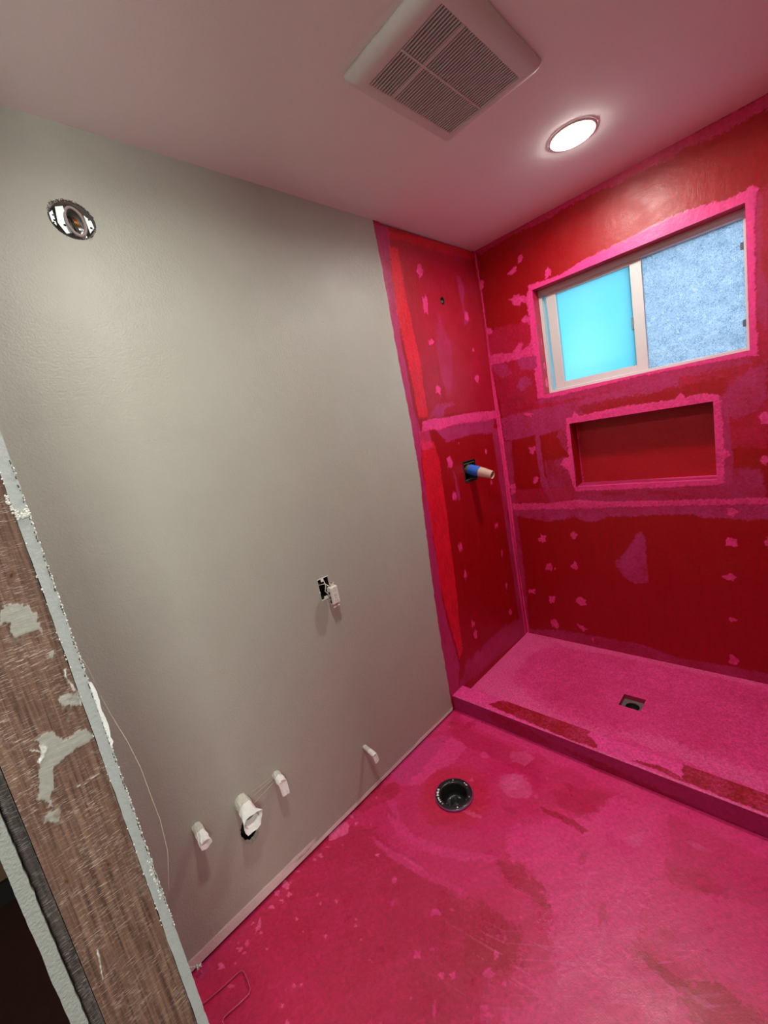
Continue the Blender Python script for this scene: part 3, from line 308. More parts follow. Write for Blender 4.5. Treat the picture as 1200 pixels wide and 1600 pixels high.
  ("G",0.8,1,2,[-2.4077,1.1229,-2.4001,1.1292,-2.3911,1.1255,-2.3899,1.1185,-2.3933,1.1096,-2.3975,1.109]),
  ("G",0.35,3,4,[-2.3499,1.2485,-2.3428,1.2439,-2.3485,1.2303,-2.3542,1.2169,-2.3538,1.2339]),
  ("G",0.3,4,5,[-2.3548,0.9858,-2.3385,0.9721,-2.3344,0.9292,-2.3479,0.9371,-2.356,0.9633]),
  ("W",0.9,0.3,0.4,[-2.3534,1.1393,-2.3421,1.1394,-2.3419,1.1374,-2.3529,1.137]),
  ("W",0.9,0.3,0.4,[-2.3687,1.1392,-2.3552,1.1365,-2.3552,1.135,-2.3682,1.1376]),
  ("W",0.9,0.3,0.4,[-2.4052,0.9173,-2.4031,0.9148,-2.4096,0.8701,-2.4106,0.8715]),
  ("K",0.9,0.8,0.8,[-2.3519,1.4214,-2.3543,1.4176,-2.3578,1.417,-2.3603,1.4199,-2.3603,1.4247,-2.358,1.4285,-2.3545,1.4292,-2.352,1.4263]),
  ("N",0.95,0.5,0.3,[-2.3547,1.4225,-2.3559,1.421,-2.3574,1.4216,-2.3576,1.4236,-2.3564,1.4251,-2.355,1.4246]),
  ("K",0.9,0.8,0.8,[-2.3626,1.0107,-2.3643,1.0085,-2.3667,1.0094,-2.3684,1.0128,-2.3685,1.0167,-2.3668,1.0189,-2.3644,1.0181,-2.3627,1.0147]),
  ("N",0.95,0.5,0.3,[-2.3645,1.0127,-2.3654,1.012,-2.3664,1.013,-2.3666,1.0148,-2.3657,1.0155,-2.3647,1.0145]),
  ("K",0.9,0.8,0.8,[-2.4046,1.027,-2.4061,1.0249,-2.4083,1.0257,-2.4098,1.0288,-2.4098,1.0325,-2.4083,1.0346,-2.4061,1.0339,-2.4046,1.0307]),
  ("N",0.95,0.5,0.3,[-2.4063,1.0288,-2.4071,1.0281,-2.408,1.0291,-2.4081,1.0307,-2.4074,1.0314,-2.4064,1.0305]),
 ],
}

# ------------------------------------------------------------------ object helpers
def tag(o, label=None, cat=None, group=None, kind=None):
    if label: o['label'] = label
    if cat: o['category'] = cat
    if group: o['group'] = group
    if kind: o['kind'] = kind
    return o

def world_origin(o):
    v = Vector((0, 0, 0))
    while o is not None:
        v += o.location; o = o.parent
    return v

def empty(name, loc, **kw):
    o = bpy.data.objects.new(name, None); o.empty_display_size = 0.05
    o.location = loc; C.objects.link(o)
    return tag(o, **kw)

class MB:
    """collects shapes given in room coordinates"""
    def __init__(s): s.v = []; s.f = []; s.sm = []
    def add(s, vs, fs, smooth=False):
        n = len(s.v); s.v += [tuple(v) for v in vs]
        for f in fs: s.f.append(tuple(i + n for i in f)); s.sm.append(smooth)
        return s
    def box(s, x0, x1, y0, y1, z0, z1):
        s.add([(x, y, z) for x in (x0, x1) for y in (y0, y1) for z in (z0, z1)],
              [(0, 1, 3, 2), (4, 6, 7, 5), (0, 4, 5, 1), (2, 3, 7, 6), (0, 2, 6, 4), (1, 5, 7, 3)])
        return s
    def tube(s, pts, r, n=10, caps=True, smooth=True, flat=None):
        pts = [Vector(p) for p in pts]
        rr = r if isinstance(r, (list, tuple)) else [r] * len(pts)
        up = Vector((0.13, 0.21, 0.97)).normalized(); vs = []; fs = []
        prev = None
        for i, p in enumerate(pts):
            t = (pts[min(i + 1, len(pts) - 1)] - pts[max(i - 1, 0)]).normalized()
            if prev is None:
                a = t.cross(up)
                if a.length < 1e-3: a = t.cross(Vector((1, 0, 0)))
            else: a = prev - t * prev.dot(t)
            a.normalize(); prev = a; b = t.cross(a)
            for k in range(n):
                q = 2 * math.pi * k / n
                vs.append(p + a * (rr[i] * math.cos(q)) + b * (rr[i] * math.sin(q)))
        for i in range(len(pts) - 1):
            for k in range(n):
                fs.append((i * n + k, i * n + (k + 1) % n, (i + 1) * n + (k + 1) % n, (i + 1) * n + k))
        if caps: fs.append(tuple(range(n))[::-1]); fs.append(tuple((len(pts) - 1) * n + k for k in range(n)))
        return s.add(vs, fs, smooth)
    def lathe(s, prof, c, axis='z', n=48, smooth=True, ang=0.0):
        vs = []; fs = []
        for r, h in prof:
            for k in range(n):
                q = 2 * math.pi * k / n + ang
                a, b = r * math.cos(q), r * math.sin(q)
                vs.append((c[0] + a, c[1] + b, c[2] + h) if axis == 'z' else (c[0] + h, c[1] + a, c[2] + b) if axis == 'x' else (c[0] + a, c[1] + h, c[2] + b))
        m = len(prof)
        for i in range(m - 1):
            for k in range(n):
                fs.append((i * n + k, i * n + (k + 1) % n, (i + 1) * n + (k + 1) % n, (i + 1) * n + k))
        return s.add(vs, fs, smooth)
    def blob(s, c, r, seed=0, sq=(1, 1, 1)):
        rnd = random.Random(seed)
        t = (1 + 5 ** .5) / 2
        V = [(-1, t, 0), (1, t, 0), (-1, -t, 0), (1, -t, 0), (0, -1, t), (0, 1, t), (0, -1, -t), (0, 1, -t), (t, 0, -1), (t, 0, 1), (-t, 0, -1), (-t, 0, 1)]
        F = [(0, 11, 5), (0, 5, 1), (0, 1, 7), (0, 7, 10), (0, 10, 11), (1, 5, 9), (5, 11, 4), (11, 10, 2), (10, 7, 6), (7, 1, 8), (3, 9, 4), (3, 4, 2), (3, 2, 6), (3, 6, 8), (3, 8, 9), (4, 9, 5), (2, 4, 11), (6, 2, 10), (8, 6, 7), (9, 8, 1)]
        vs = []
        for v in V:
            k = r / 1.9 * rnd.uniform(.7, 1.3)
            vs.append((c[0] + v[0] * k * sq[0], c[1] + v[1] * k * sq[1], c[2] + v[2] * k * sq[2]))
        return s.add(vs, F, True)
    def build(s, name, m, parent=None, bevel=0, **kw):
        used = sorted({i for f in s.f for i in f}); mp_ = {a: b for b, a in enumerate(used)}
        s.v = [s.v[i] for i in used]; s.f = [tuple(mp_[i] for i in f) for f in s.f]
        if parent is not None: org = world_origin(parent)
        else:
            xs = [v[0] for v in s.v]; ys = [v[1] for v in s.v]; zs = [v[2] for v in s.v]
            org = Vector(((min(xs) + max(xs)) / 2, (min(ys) + max(ys)) / 2, min(zs)))
        me = bpy.data.meshes.new(name)
        me.from_pydata([(v[0] - org[0], v[1] - org[1], v[2] - org[2]) for v in s.v], [], s.f)
        me.polygons.foreach_set('use_smooth', s.sm); me.update()
        o = bpy.data.objects.new(name, me); C.objects.link(o)
        if m: me.materials.append(m)
        if parent is not None: o.parent = parent
        else: o.location = org
        if bevel:
            b = o.modifiers.new('bevel', 'BEVEL'); b.width = bevel; b.segments = 2; b.limit_method = 'ANGLE'
        return tag(o, **kw)

# ------------------------------------------------------------------ materials
def new_mat(name):
    m = bpy.data.materials.new(name); m.use_nodes = True
    nt = m.node_tree; b = nt.nodes['Principled BSDF']
    return m, nt, b

def noise(nt, scale, detail=3, rough=.55, vec=None, dist=0):
    n = nt.nodes.new('ShaderNodeTexNoise'); n.inputs['Scale'].default_value = scale
    n.inputs['Detail'].default_value = detail; n.inputs['Roughness'].default_value = rough
    n.inputs['Distortion'].default_value = dist
    if vec is None:
        t = nt.nodes.new('ShaderNodeNewGeometry'); nt.links.new(t.outputs['Position'], n.inputs['Vector'])
    else: nt.links.new(vec, n.inputs['Vector'])
    return n

def scaled_pos(nt, sx, sy, sz):
    t = nt.nodes.new('ShaderNodeNewGeometry'); m = nt.nodes.new('ShaderNodeMapping')
    m.inputs['Scale'].default_value = (sx, sy, sz); nt.links.new(t.outputs['Position'], m.inputs['Vector'])
    return m.outputs[0]

def bump(nt, b, h, strength, dist, prev=None):
    n = nt.nodes.new('ShaderNodeBump'); n.inputs['Strength'].default_value = strength
    n.inputs['Distance'].default_value = dist; nt.links.new(h, n.inputs['Height'])
    if prev is not None: nt.links.new(prev, n.inputs['Normal'])
    nt.links.new(n.outputs[0], b.inputs['Normal'])
    return n.outputs[0]

def plain(name, col, rough=.5, metal=0, spec=.5, var=.12, vscale=60, bmp=0, bscale=200, bdist=.001):
    m, nt, b = new_mat(name)
    n = noise(nt, vscale); r = nt.nodes.new('ShaderNodeMapRange')
    r.inputs[3].default_value = 1 - var; r.inputs[4].default_value = 1 + var
    nt.links.new(n.outputs[0], r.inputs[0])
    v = nt.nodes.new('ShaderNodeVectorMath'); v.operation = 'SCALE'; v.inputs[0].default_value = col
    nt.links.new(r.outputs[0], v.inputs['Scale']); nt.links.new(v.outputs[0], b.inputs['Base Color'])
    b.inputs['Roughness'].default_value = rough; b.inputs['Metallic'].default_value = metal
    b.inputs['Specular IOR Level'].default_value = spec
    if bmp:
        n2 = noise(nt, bscale, 4); bump(nt, b, n2.outputs[0], bmp, bdist)
    return m

# painted surfaces: colours come from the brushed and rolled coats stored on the mesh
def coat_mat(name, rough_dry=.42, rough_wet=.30, mottling=.14, mscale=45, peel=.35, peel_scale=260, spec=.5, coarse=.3, pdist=.0012):
    m, nt, b = new_mat(name)
    a = nt.nodes.new('ShaderNodeAttribute'); a.attribute_name = 'Coat'
    n = noise(nt, mscale, 5, .65); r = nt.nodes.new('ShaderNodeMapRange')
    r.inputs[1].default_value = .3; r.inputs[2].default_value = .7
    r.inputs[3].default_value = 1 - mottling; r.inputs[4].default_value = 1 + mottling
    nt.links.new(n.outputs[0], r.inputs[0])
    v = nt.nodes.new('ShaderNodeVectorMath'); v.operation = 'SCALE'
    nt.links.new(a.outputs['Color'], v.inputs[0]); nt.links.new(r.outputs[0], v.inputs['Scale'])
    nt.links.new(v.outputs[0], b.inputs['Base Color'])
    n3 = noise(nt, 9, 3); rr = nt.nodes.new('ShaderNodeMapRange')
    rr.inputs[1].default_value = .35; rr.inputs[2].default_value = .65
    rr.inputs[3].default_value = rough_wet; rr.inputs[4].default_value = rough_dry
    nt.links.new(n3.outputs[0], rr.inputs[0]); nt.links.new(rr.outputs[0], b.inputs['Roughness'])
    b.inputs['Specular IOR Level'].default_value = spec
    p = noise(nt, peel_scale, 3, .6); q = noise(nt, 38, 3, .5)
    x = bump(nt, b, p.outputs[0], peel, pdist)
    bump(nt, b, q.outputs[0], coarse, .003, x)
    return m

M = {}
M['wall'] = coat_mat('painted_drywall', .42, .36, .03, 6, .9, 165, .5, .35, .0015)
M['membrane'] = coat_mat('waterproofing_membrane', .48, .34, .16, 70, .5, 220, .42, .35)
M['floor'] = coat_mat('waterproofed_floor', .42, .26, .18, 75, .45, 300, .55, .05)
M['pan'] = coat_mat('waterproofed_shower_pan', .52, .40, .34, 120, .5, 320, .45, .25)
M['ceiling'] = plain('ceiling_paint', (.84, .82, .79), .75, var=.02, bmp=.35, bscale=180, bdist=.0015, spec=.25)
M['vinyl'] = plain('window_vinyl', (.62, .61, .60), .4, var=.03)
M['cover'] = plain('fan_cover_plastic', (.66, .65, .61), .5, var=.03)
M['slat'] = plain('fan_grille_plastic', (.58, .56, .53), .5, var=.03)
M['dark'] = plain('dark_cavity', (.012, .010, .009), .8)
M['black'] = plain('black_abs_plastic', (.012, .013, .013), .28, var=.2, bmp=.15, bscale=120)
M['white'] = plain('white_plastic', (.78, .77, .70), .35, var=.03)
M['screw'] = plain('screw_steel', (.6, .6, .58), .35, 1)
M['galv'] = plain('galvanised_steel', (.72, .78, .78), .28, 1, var=.15, vscale=200, bmp=.2, bscale=150)
M['cable'] = plain('grey_cable_jacket', (.36, .30, .28), .5)
M['copper'] = plain('bare_copper', (.72, .30, .12), .3, 1)
M['paper'] = plain('masking_paper', (.90, .90, .87), .6, var=.06, vscale=90, bmp=.7, bscale=70, bdist=.004)
M['paper_old'] = plain('paint_stained_paper', (.60, .59, .50), .6, var=.08, bmp=.6, bscale=70, bdist=.004)
M['thread'] = plain('thread_fibre', (.62, .52, .42), .6)
M['plaster'] = plain('dried_plaster', (.66, .66, .60), .6, var=.1, bmp=.6, bscale=300)
M['paper_white'] = plain('torn_white_paper', (.86, .87, .86), .5, bmp=.3, bscale=90)
M['gypsum'] = plain('gypsum_board_edge', (.40, .425, .415), .75, var=.09, vscale=40, bmp=.5, bscale=160, bdist=.002)
M['gyp_rough'] = plain('rough_gypsum_edge', (.34, .36, .33), .8, var=.16, vscale=120, bmp=.9, bscale=240, bdist=.003)
M['tape_blue'] = plain('blue_painters_tape', (.03, .14, .62), .5, var=.15)
M['cardboard'] = plain('plaster_coated_sleeve', (.62, .40, .33), .6, var=.12, vscale=90, bmp=.3, bscale=160)
M['grey_gray'] = plain('grey_drain_plastic', (.10, .13, .12), .35)
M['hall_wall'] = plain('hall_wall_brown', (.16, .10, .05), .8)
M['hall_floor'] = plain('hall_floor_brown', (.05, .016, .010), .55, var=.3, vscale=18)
M['pink_wire'] = plain('membrane_coated_wire', (.62, .06, .16), .25)
M['pink_ring'] = plain('membrane_smeared_rim', (.30, .06, .22), .35)

def ramp_node(nt, src, stops):
    c = nt.nodes.new('ShaderNodeValToRGB'); e = c.color_ramp.elements
    while len(e) < len(stops): e.new(.5)
    for k, (p, col) in enumerate(stops): e[k].position = p; e[k].color = (*col, 1)
    nt.links.new(src, c.inputs[0]); return c

def wood_mat(name, use_attr, dark, light, fibre, fibre_col):
    """rough sawn wood: long grain up the post, short raised fibres across it"""
    m, nt, b = new_mat(name)
    g = noise(nt, 1, 4, .6, scaled_pos(nt, 60, 190, 7), .6)
    base = ramp_node(nt, g.outputs[0], [(.35, dark), (.65, light)])
    col = base.outputs[0]
    if use_attr:
        a = nt.nodes.new('ShaderNodeAttribute'); a.attribute_name = 'Coat'
        mx = nt.nodes.new('ShaderNodeMix'); mx.data_type = 'RGBA'
        nt.links.new(a.outputs['Alpha'], mx.inputs[0]); nt.links.new(col, mx.inputs[6]); nt.links.new(a.outputs['Color'], mx.inputs[7])
        col = mx.outputs[2]
    # saw fibres run across the board with a slight slant
    t = nt.nodes.new('ShaderNodeNewGeometry'); mpp = nt.nodes.new('ShaderNodeMapping')
    mpp.inputs['Rotation'].default_value = (math.radians(-2), 0, 0)
    mpp.inputs['Scale'].default_value = (90, 120, 1300)
    nt.links.new(t.outputs['Position'], mpp.inputs['Vector'])
    fn = noise(nt, 1, 2, .5, mpp.outputs[0])
    th = nt.nodes.new('ShaderNodeMapRange'); th.inputs[1].default_value = .555; th.inputs[2].default_value = .70
    th.inputs[4].default_value = fibre
    nt.links.new(fn.outputs[0], th.inputs[0])
    f = th.outputs[0]
    pn = noise(nt, 26, 3, .6); pr = nt.nodes.new('ShaderNodeMapRange'); pr.inputs[1].default_value = .40; pr.inputs[2].default_value = .58
    pr.inputs[3].default_value = .25; pr.inputs[4].default_value = 1.0; nt.links.new(pn.outputs[0], pr.inputs[0])
    pm = nt.nodes.new('ShaderNodeMath'); pm.operation = 'MULTIPLY'; nt.links.new(f, pm.inputs[0]); nt.links.new(pr.outputs[0], pm.inputs[1]); f = pm.outputs[0]
    if use_attr:
        inv = nt.nodes.new('ShaderNodeMath'); inv.operation = 'MULTIPLY_ADD'
        inv.inputs[1].default_value = -.75; inv.inputs[2].default_value = 1
        nt.links.new(a.outputs['Alpha'], inv.inputs[0])
        mu = nt.nodes.new('ShaderNodeMath'); mu.operation = 'MULTIPLY'
        nt.links.new(f, mu.inputs[0]); nt.links.new(inv.outputs[0], mu.inputs[1]); f = mu.outputs[0]
    m2 = nt.nodes.new('ShaderNodeMix'); m2.data_type = 'RGBA'
    nt.links.new(f, m2.inputs[0]); nt.links.new(col, m2.inputs[6]); m2.inputs[7].default_value = (*fibre_col, 1)
    nt.links.new(m2.outputs[2], b.inputs['Base Color'])
    b.inputs['Roughness'].default_value = .7
    x = bump(nt, b, fn.outputs[0], .5, .0012); bump(nt, b, g.outputs[0], .3, .001, x)
    return m
M['stud'] = wood_mat('rough_sawn_stud', True, (.075, .031, .018), (.215, .115, .078), .85, (.60, .50, .43))
M['strip'] = wood_mat('dark_rough_wood', False, (.02, .015, .013), (.09, .066, .058), .9, (.44, .40, .37))

def pane_mat(name, tint, tint2, pattern):
    tint3 = tuple(.62 * a + .38 * b for a, b in zip(tint, tint2))
    m, nt, b = new_mat(name)
    nt.nodes.remove(b); out = nt.nodes['Material Output']
    tr = nt.nodes.new('ShaderNodeBsdfTranslucent'); gl = nt.nodes.new('ShaderNodeBsdfGlossy'); rf = nt.nodes.new('ShaderNodeBsdfRefraction')
    gl.inputs['Roughness'].default_value = .12; rf.inputs['Roughness'].default_value = .35 if not pattern else .18
    rf.inputs['IOR'].default_value = 1.12
    rf.inputs['Color'].default_value = (*tint, 1)
    if pattern:
        n = noise(nt, 120, 4, .75, dist=1.8); n2 = noise(nt, 22, 2, .5)
        ad = nt.nodes.new('ShaderNodeMath'); ad.operation = 'MULTIPLY_ADD'; ad.inputs[1].default_value = .10
        nt.links.new(n2.outputs[0], ad.inputs[0]); nt.links.new(n.outputs[0], ad.inputs[2])
        c = ramp_node(nt, ad.outputs[0], [(.42, tint2), (.53, tint3), (.66, (1, 1, 1))])
        nt.links.new(c.outputs[0], tr.inputs[0])
        bn = nt.nodes.new('ShaderNodeBump'); bn.inputs['Strength'].default_value = .9; bn.inputs['Distance'].default_value = .004
        nt.links.new(n.outputs[0], bn.inputs['Height'])
        for s in (gl, rf): nt.links.new(bn.outputs[0], s.inputs['Normal'])
    else:
        n = noise(nt, 2.5, 1, .5); c = ramp_node(nt, n.outputs[0], [(.25, tint2), (.75, tint)])
        nt.links.new(c.outputs[0], tr.inputs[0])
    mx = nt.nodes.new('ShaderNodeMixShader'); mx.inputs[0].default_value = .25
    nt.links.new(tr.outputs[0], mx.inputs[1]); nt.links.new(rf.outputs[0], mx.inputs[2])
    m2 = nt.nodes.new('ShaderNodeMixShader'); m2.inputs[0].default_value = .06
    nt.links.new(mx.outputs[0], m2.inputs[1]); nt.links.new(gl.outputs[0], m2.inputs[2])
    nt.links.new(m2.outputs[0], out.inputs[0])
    return m
M['pane_cyan'] = pane_mat('cyan_obscured_glass', (.62, .96, 1.0), (.32, .80, .92), False)
M['pane_text'] = pane_mat('textured_obscure_glass', (.78, .90, 1.0), (.16, .23, .32), True)

def lens_mat():
    m, nt, b = new_mat('lit_lens')
    b.inputs['Base Color'].default_value = (.9, .9, .9, 1)
    b.inputs['Emission Color'].default_value = (1.0, .97, .90, 1); b.inputs['Emission Strength'].default_value = LENS_STRENGTH
    return m
M['lens'] = lens_mat()

# ------------------------------------------------------------------ brushed coats
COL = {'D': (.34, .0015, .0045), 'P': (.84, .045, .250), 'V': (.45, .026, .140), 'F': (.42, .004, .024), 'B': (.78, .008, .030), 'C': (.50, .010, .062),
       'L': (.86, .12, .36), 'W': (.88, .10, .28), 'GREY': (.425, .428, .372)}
STUDCOL = {'G': (.37, .37, .33), 'W': (.68, .68, .64), 'K': (.13, .055, .015), 'N': (.012, .006, .004)}

def vnoise(x, y, seed, octaves=3):
    tot = np.zeros_like(x); amp = 1.0; norm = 0
    for o in range(octaves):
        xi = np.floor(x).astype(np.int64); yi = np.floor(y).astype(np.int64)
        fx = x - xi; fy = y - yi; fx = fx * fx * (3 - 2 * fx); fy = fy * fy * (3 - 2 * fy)
        def h(a, b):
            n = (a * 374761393 + b * 668265263 + (seed + o * 17) * 2147483647) & 0xffffffff
            n = ((n ^ (n >> 13)) * 1274126177) & 0xffffffff
            return ((n ^ (n >> 16)) & 0xffff) / 65535.0
        v = (h(xi, yi) * (1 - fx) + h(xi + 1, yi) * fx) * (1 - fy) + (h(xi, yi + 1) * (1 - fx) + h(xi + 1, yi + 1) * fx) * fy
        tot += (v - .5) * 2 * amp; norm += amp; amp *= .55; x = x * 2.03 + 11.3; y = y * 2.03 + 5.7
    return tot / norm

def polydist(px, py, poly):
    """signed distance to a polygon, positive inside"""
    n = len(poly); d2 = np.full(px.shape, 1e9); ins = np.zeros(px.shape, bool)
    for i in range(n):
        ax, ay = poly[i]; bx, by = poly[(i + 1) % n]
        ex, ey = bx - ax, by - ay; L = ex * ex + ey * ey + 1e-12
        t = np.clip(((px - ax) * ex + (py - ay) * ey) / L, 0, 1)
        dx = px - ax - t * ex; dy = py - ay - t * ey
        d2 = np.minimum(d2, dx * dx + dy * dy)
        c = ((ay > py) != (by > py)) & (px < (bx - ax) * (py - ay) / (by - ay + 1e-12) + ax)
        ins ^= c
    d = np.sqrt(d2); return np.where(ins, d, -d)

def brush(U, V, col, hgt, shapes, cols, seed=1, nfreq=70, alpha=None, thick=.0008):
    n1 = vnoise(U * nfreq, V * nfreq, seed); n2 = vnoise(U * nfreq + 31, V * nfreq + 77, seed + 5)
    n3 = vnoise(U * 160, V * 160, seed + 9, 3); n4 = vnoise(U * 18, V * 18, seed + 13, 3); n5 = vnoise(U * 160 + 9, V * 160, seed + 17, 3); n6 = vnoise(U * 300, V * 300, seed + 19, 2)
    for k, (cn, op, soft, rag, q) in enumerate(shapes):
        c = cols[cn]; poly = [(q[i], q[i + 1]) for i in range(0, len(q), 2)]
        s = soft * .001; rg = rag * .0014; pad = s + rg * 1.5 + .003
        xs = [p[0] for p in poly]; ys = [p[1] for p in poly]
        m = (U > min(xs) - pad) & (U < max(xs) + pad) & (V > min(ys) - pad) & (V < max(ys) + pad)
        if not m.any(): continue
        u = U[m] + (n1[m] + .75 * n3[m]) * rg; v = V[m] + (n2[m] + .75 * n5[m]) * rg
        d = polydist(u, v, poly) + n6[m] * (.45 * s + .30 * rg)
        a = np.clip((d + s * .5) / max(s, 1e-5), 0, 1); a = a * a * (3 - 2 * a)
        if cn in 'VC': a = a * np.clip(op * (1 + .55 * n3[m] + .60 * n4[m] + .45 * n6[m]), 0, 1)
        elif op < .93: a = a * np.clip(op * (1 + .40 * n3[m] + .30 * n4[m] + .30 * n6[m]), 0, 1)
        else: a = a * op
        col[m] = col[m] * (1 - a[:, None]) + np.array(c)[None, :] * a[:, None]
        if alpha is not None: alpha[m] = np.maximum(alpha[m], a)
        if cn in 'PWLG': hgt[m] += a * thick * (1 + .5 * n3[m])
    return col, hgt

def lines(breaks):
    """[(start, step), ..., (end, None)] to a sorted coordinate array"""
    out = []
    for (a, st), (b, _) in zip(breaks[:-1], breaks[1:]):
        n = max(1, int(round((b - a) / st))); out += list(np.linspace(a, b, n + 1)[:-1])
    out.append(breaks[-1][0]); return np.array(out)

def grid(name, us, vs, place, colfn, mat, rects=(), circles=(), parent=None, flip=False, heightfn=None, alpha_on=False, **kw):
    U, V = np.meshgrid(us, vs, indexing='ij'); U = U.copy(); V = V.copy()
    for (cu, cv, ru, rv) in circles:                       # pull the nearest lines on to the rim of a round hole
        q = np.sqrt(((U - cu) / ru) ** 2 + ((V - cv) / rv) ** 2)
        m = np.abs(q - 1) < .09; U[m] = cu + (U[m] - cu) / q[m]; V[m] = cv + (V[m] - cv) / q[m]
    nu, nv = U.shape
    col, hgt, al_ = colfn(U.ravel(), V.ravel())
    X = place(U.ravel(), V.ravel(), hgt)
    I = np.arange(nu * nv).reshape(nu, nv)
    a = I[:-1, :-1].ravel(); b = I[1:, :-1].ravel(); c = I[1:, 1:].ravel(); d = I[:-1, 1:].ravel()
    cu_ = (U.ravel()[a] + U.ravel()[c]) / 2; cv_ = (V.ravel()[a] + V.ravel()[c]) / 2
    keep = np.ones(len(a), bool)
    for (u0, u1, v0, v1) in rects: keep &= ~((cu_ > u0) & (cu_ < u1) & (cv_ > v0) & (cv_ < v1))
    for (cu, cv, ru, rv) in circles: keep &= (((cu_ - cu) / ru) ** 2 + ((cv_ - cv) / rv) ** 2) > .985
    F = np.stack([a, d, c, b] if flip else [a, b, c, d], 1)[keep]
    me = bpy.data.meshes.new(name)
    me.vertices.add(len(X)); org = np.array(world_origin(parent)) if parent is not None else np.array([X[:, 0].mean(), X[:, 1].mean(), X[:, 2].min()])
    me.vertices.foreach_set('co', (X - org).astype(np.float32).ravel())
    me.loops.add(F.size); me.loops.foreach_set('vertex_index', F.astype(np.int32).ravel())
    me.polygons.add(len(F)); me.polygons.foreach_set('loop_start', np.arange(0, F.size, 4, dtype=np.int32))
    me.polygons.foreach_set('loop_total', np.full(len(F), 4, dtype=np.int32))
    me.polygons.foreach_set('use_smooth', np.ones(len(F), bool))
    me.update(calc_edges=True)
    at = me.color_attributes.new('Coat', 'FLOAT_COLOR', 'POINT')
    rgba = np.ones((len(X), 4), np.float32); rgba[:, :3] = np.clip(col, 0, 1)
    rgba[:, 3] = al_ if alpha_on else 1
    at.data.foreach_set('color', rgba.ravel())
    me.materials.append(mat)
    o = bpy.data.objects.new(name, me); C.objects.link(o)
    if parent is not None: o.parent = parent
    else: o.location = org
    return tag(o, **kw)

# ------------------------------------------------------------------ openings
WX0, WX1, WZ0, WZ1 = .3095, 1.1761, 1.560, 2.114        # window
NX0, NX1, NZ0, NZ1, ND = .4270, 1.0500, 1.0199, 1.3769, .10   # niche
DOOR_X = .686; PY1 = -2.3216
RX = 1.55
EDGE = [(-.8295, 2.45), (-.825, 2.183), (-.8218, 1.8439), (-.8123, 1.5738), (-.8165, 1.2911), (-.8477, .9353), (-.8686, .6663), (-.8803, .3833), (-.8831, .1023), (-.886, -.01)]
JB = (-2.0, 2.2025, .052, .047)                          # round junction box in the grey wall
OB = (-1.5227, -1.4745, .9215, 1.0050)                   # outlet box
DH = (-2.006, .288, .034, .052)                          # ragged hole round the drain stub
SB = (-.4369, -.3233, 1.166, 1.276)                      # square valve hole
SH = (-.3934, 2.136, .017, .020)                         # shower arm hole

# ------------------------------------------------------------------ left wall
def left_cols(u, v):
    n = len(u); col = np.tile(np.array(COL['GREY']), (n, 1)); hgt = np.zeros(n)
    ey = np.interp(v, [e[1] for e in EDGE][::-1], [e[0] for e in EDGE][::-1])
    jag = vnoise(v * 35, u * 0 + 2, 3) * .004
    red = np.clip((u - ey - jag) / .002 + .5, 0, 1)
    base = np.tile(np.array(COL['D']), (n, 1)); h2 = np.zeros(n)
    base, h2 = brush(u, v, base, h2, PAINT['side'], COL, 4)
    streak = vnoise(u * 120, v * 6, 8)
    base *= (1 + .10 * streak)[:, None]
    col = col * (1 - red[:, None]) + base * red[:, None]; hgt += h2 * red + .0012 * red
    # bare board below the paint line, only under the grey paint
    line = np.where(u < -1.79, .046, .024) + vnoise(u * 18, v * 0, 21) * .004
    bare = np.clip((line - v) / .002 + .5, 0, 1) * (1 - red)
    tone = .9 + .1 * vnoise(u * 25, v * 60, 33)
    col = col * (1 - bare[:, None]) + np.array((.84, .74, .72))[None, :] * bare[:, None] * tone[:, None]
    hgt += .0015 * bare
    # saw scuff on the bare strip
    sc = polydist(u, v, [(-1.905, .034), (-1.83, .037), (-1.82, .026), (-1.90, .020)])
    scm = np.clip(sc / .003, 0, 1) * (vnoise(u * 170, v * 220, 40) > .05)
    col *= (1 - .55 * scm)[:, None]
    # open joint between board and ceiling
    gap = (u > -.79) & (u < -.02) & (v > 2.4345)
    hgt = np.where(gap, -.011, hgt); col[gap] = (.02, .01, .01)
    return col, hgt, None
us = lines([(-2.3215, .03), (-2.07, .0022), (-1.93, .02), (OB[0], .012), (OB[1], .02), (-.94, .003), (SB[0], .003), (SB[1], .003), (0.0, None)])
vs = lines([(.009, .003), (.054, .02), (.23, .0035), (.345, .02), (OB[2], .012), (OB[3], .012), (SB[2], .005), (SB[3], .005), (2.14, .0025), (2.265, .006), (2.428, .003), (2.44, None)])
wl = grid('wall_left', us, vs, lambda u, v, h: np.stack([h, u, v], 1), left_cols, M['wall'],
     rects=[OB, SB], circles=[JB, DH, SH], kind='structure')
# sheet behind the cavities and the plate the board stands on
MB().box(-.14, -.10, -2.33, .02, 0, 2.44).build('wall_backing', M['dark'], wl)
MB().box(-.09, -.014, -2.33, -.87, -.02, .006).box(-.09, -.014, -2.33, -.87, .006, .10).build('bottom_plate', M['dark'], wl)

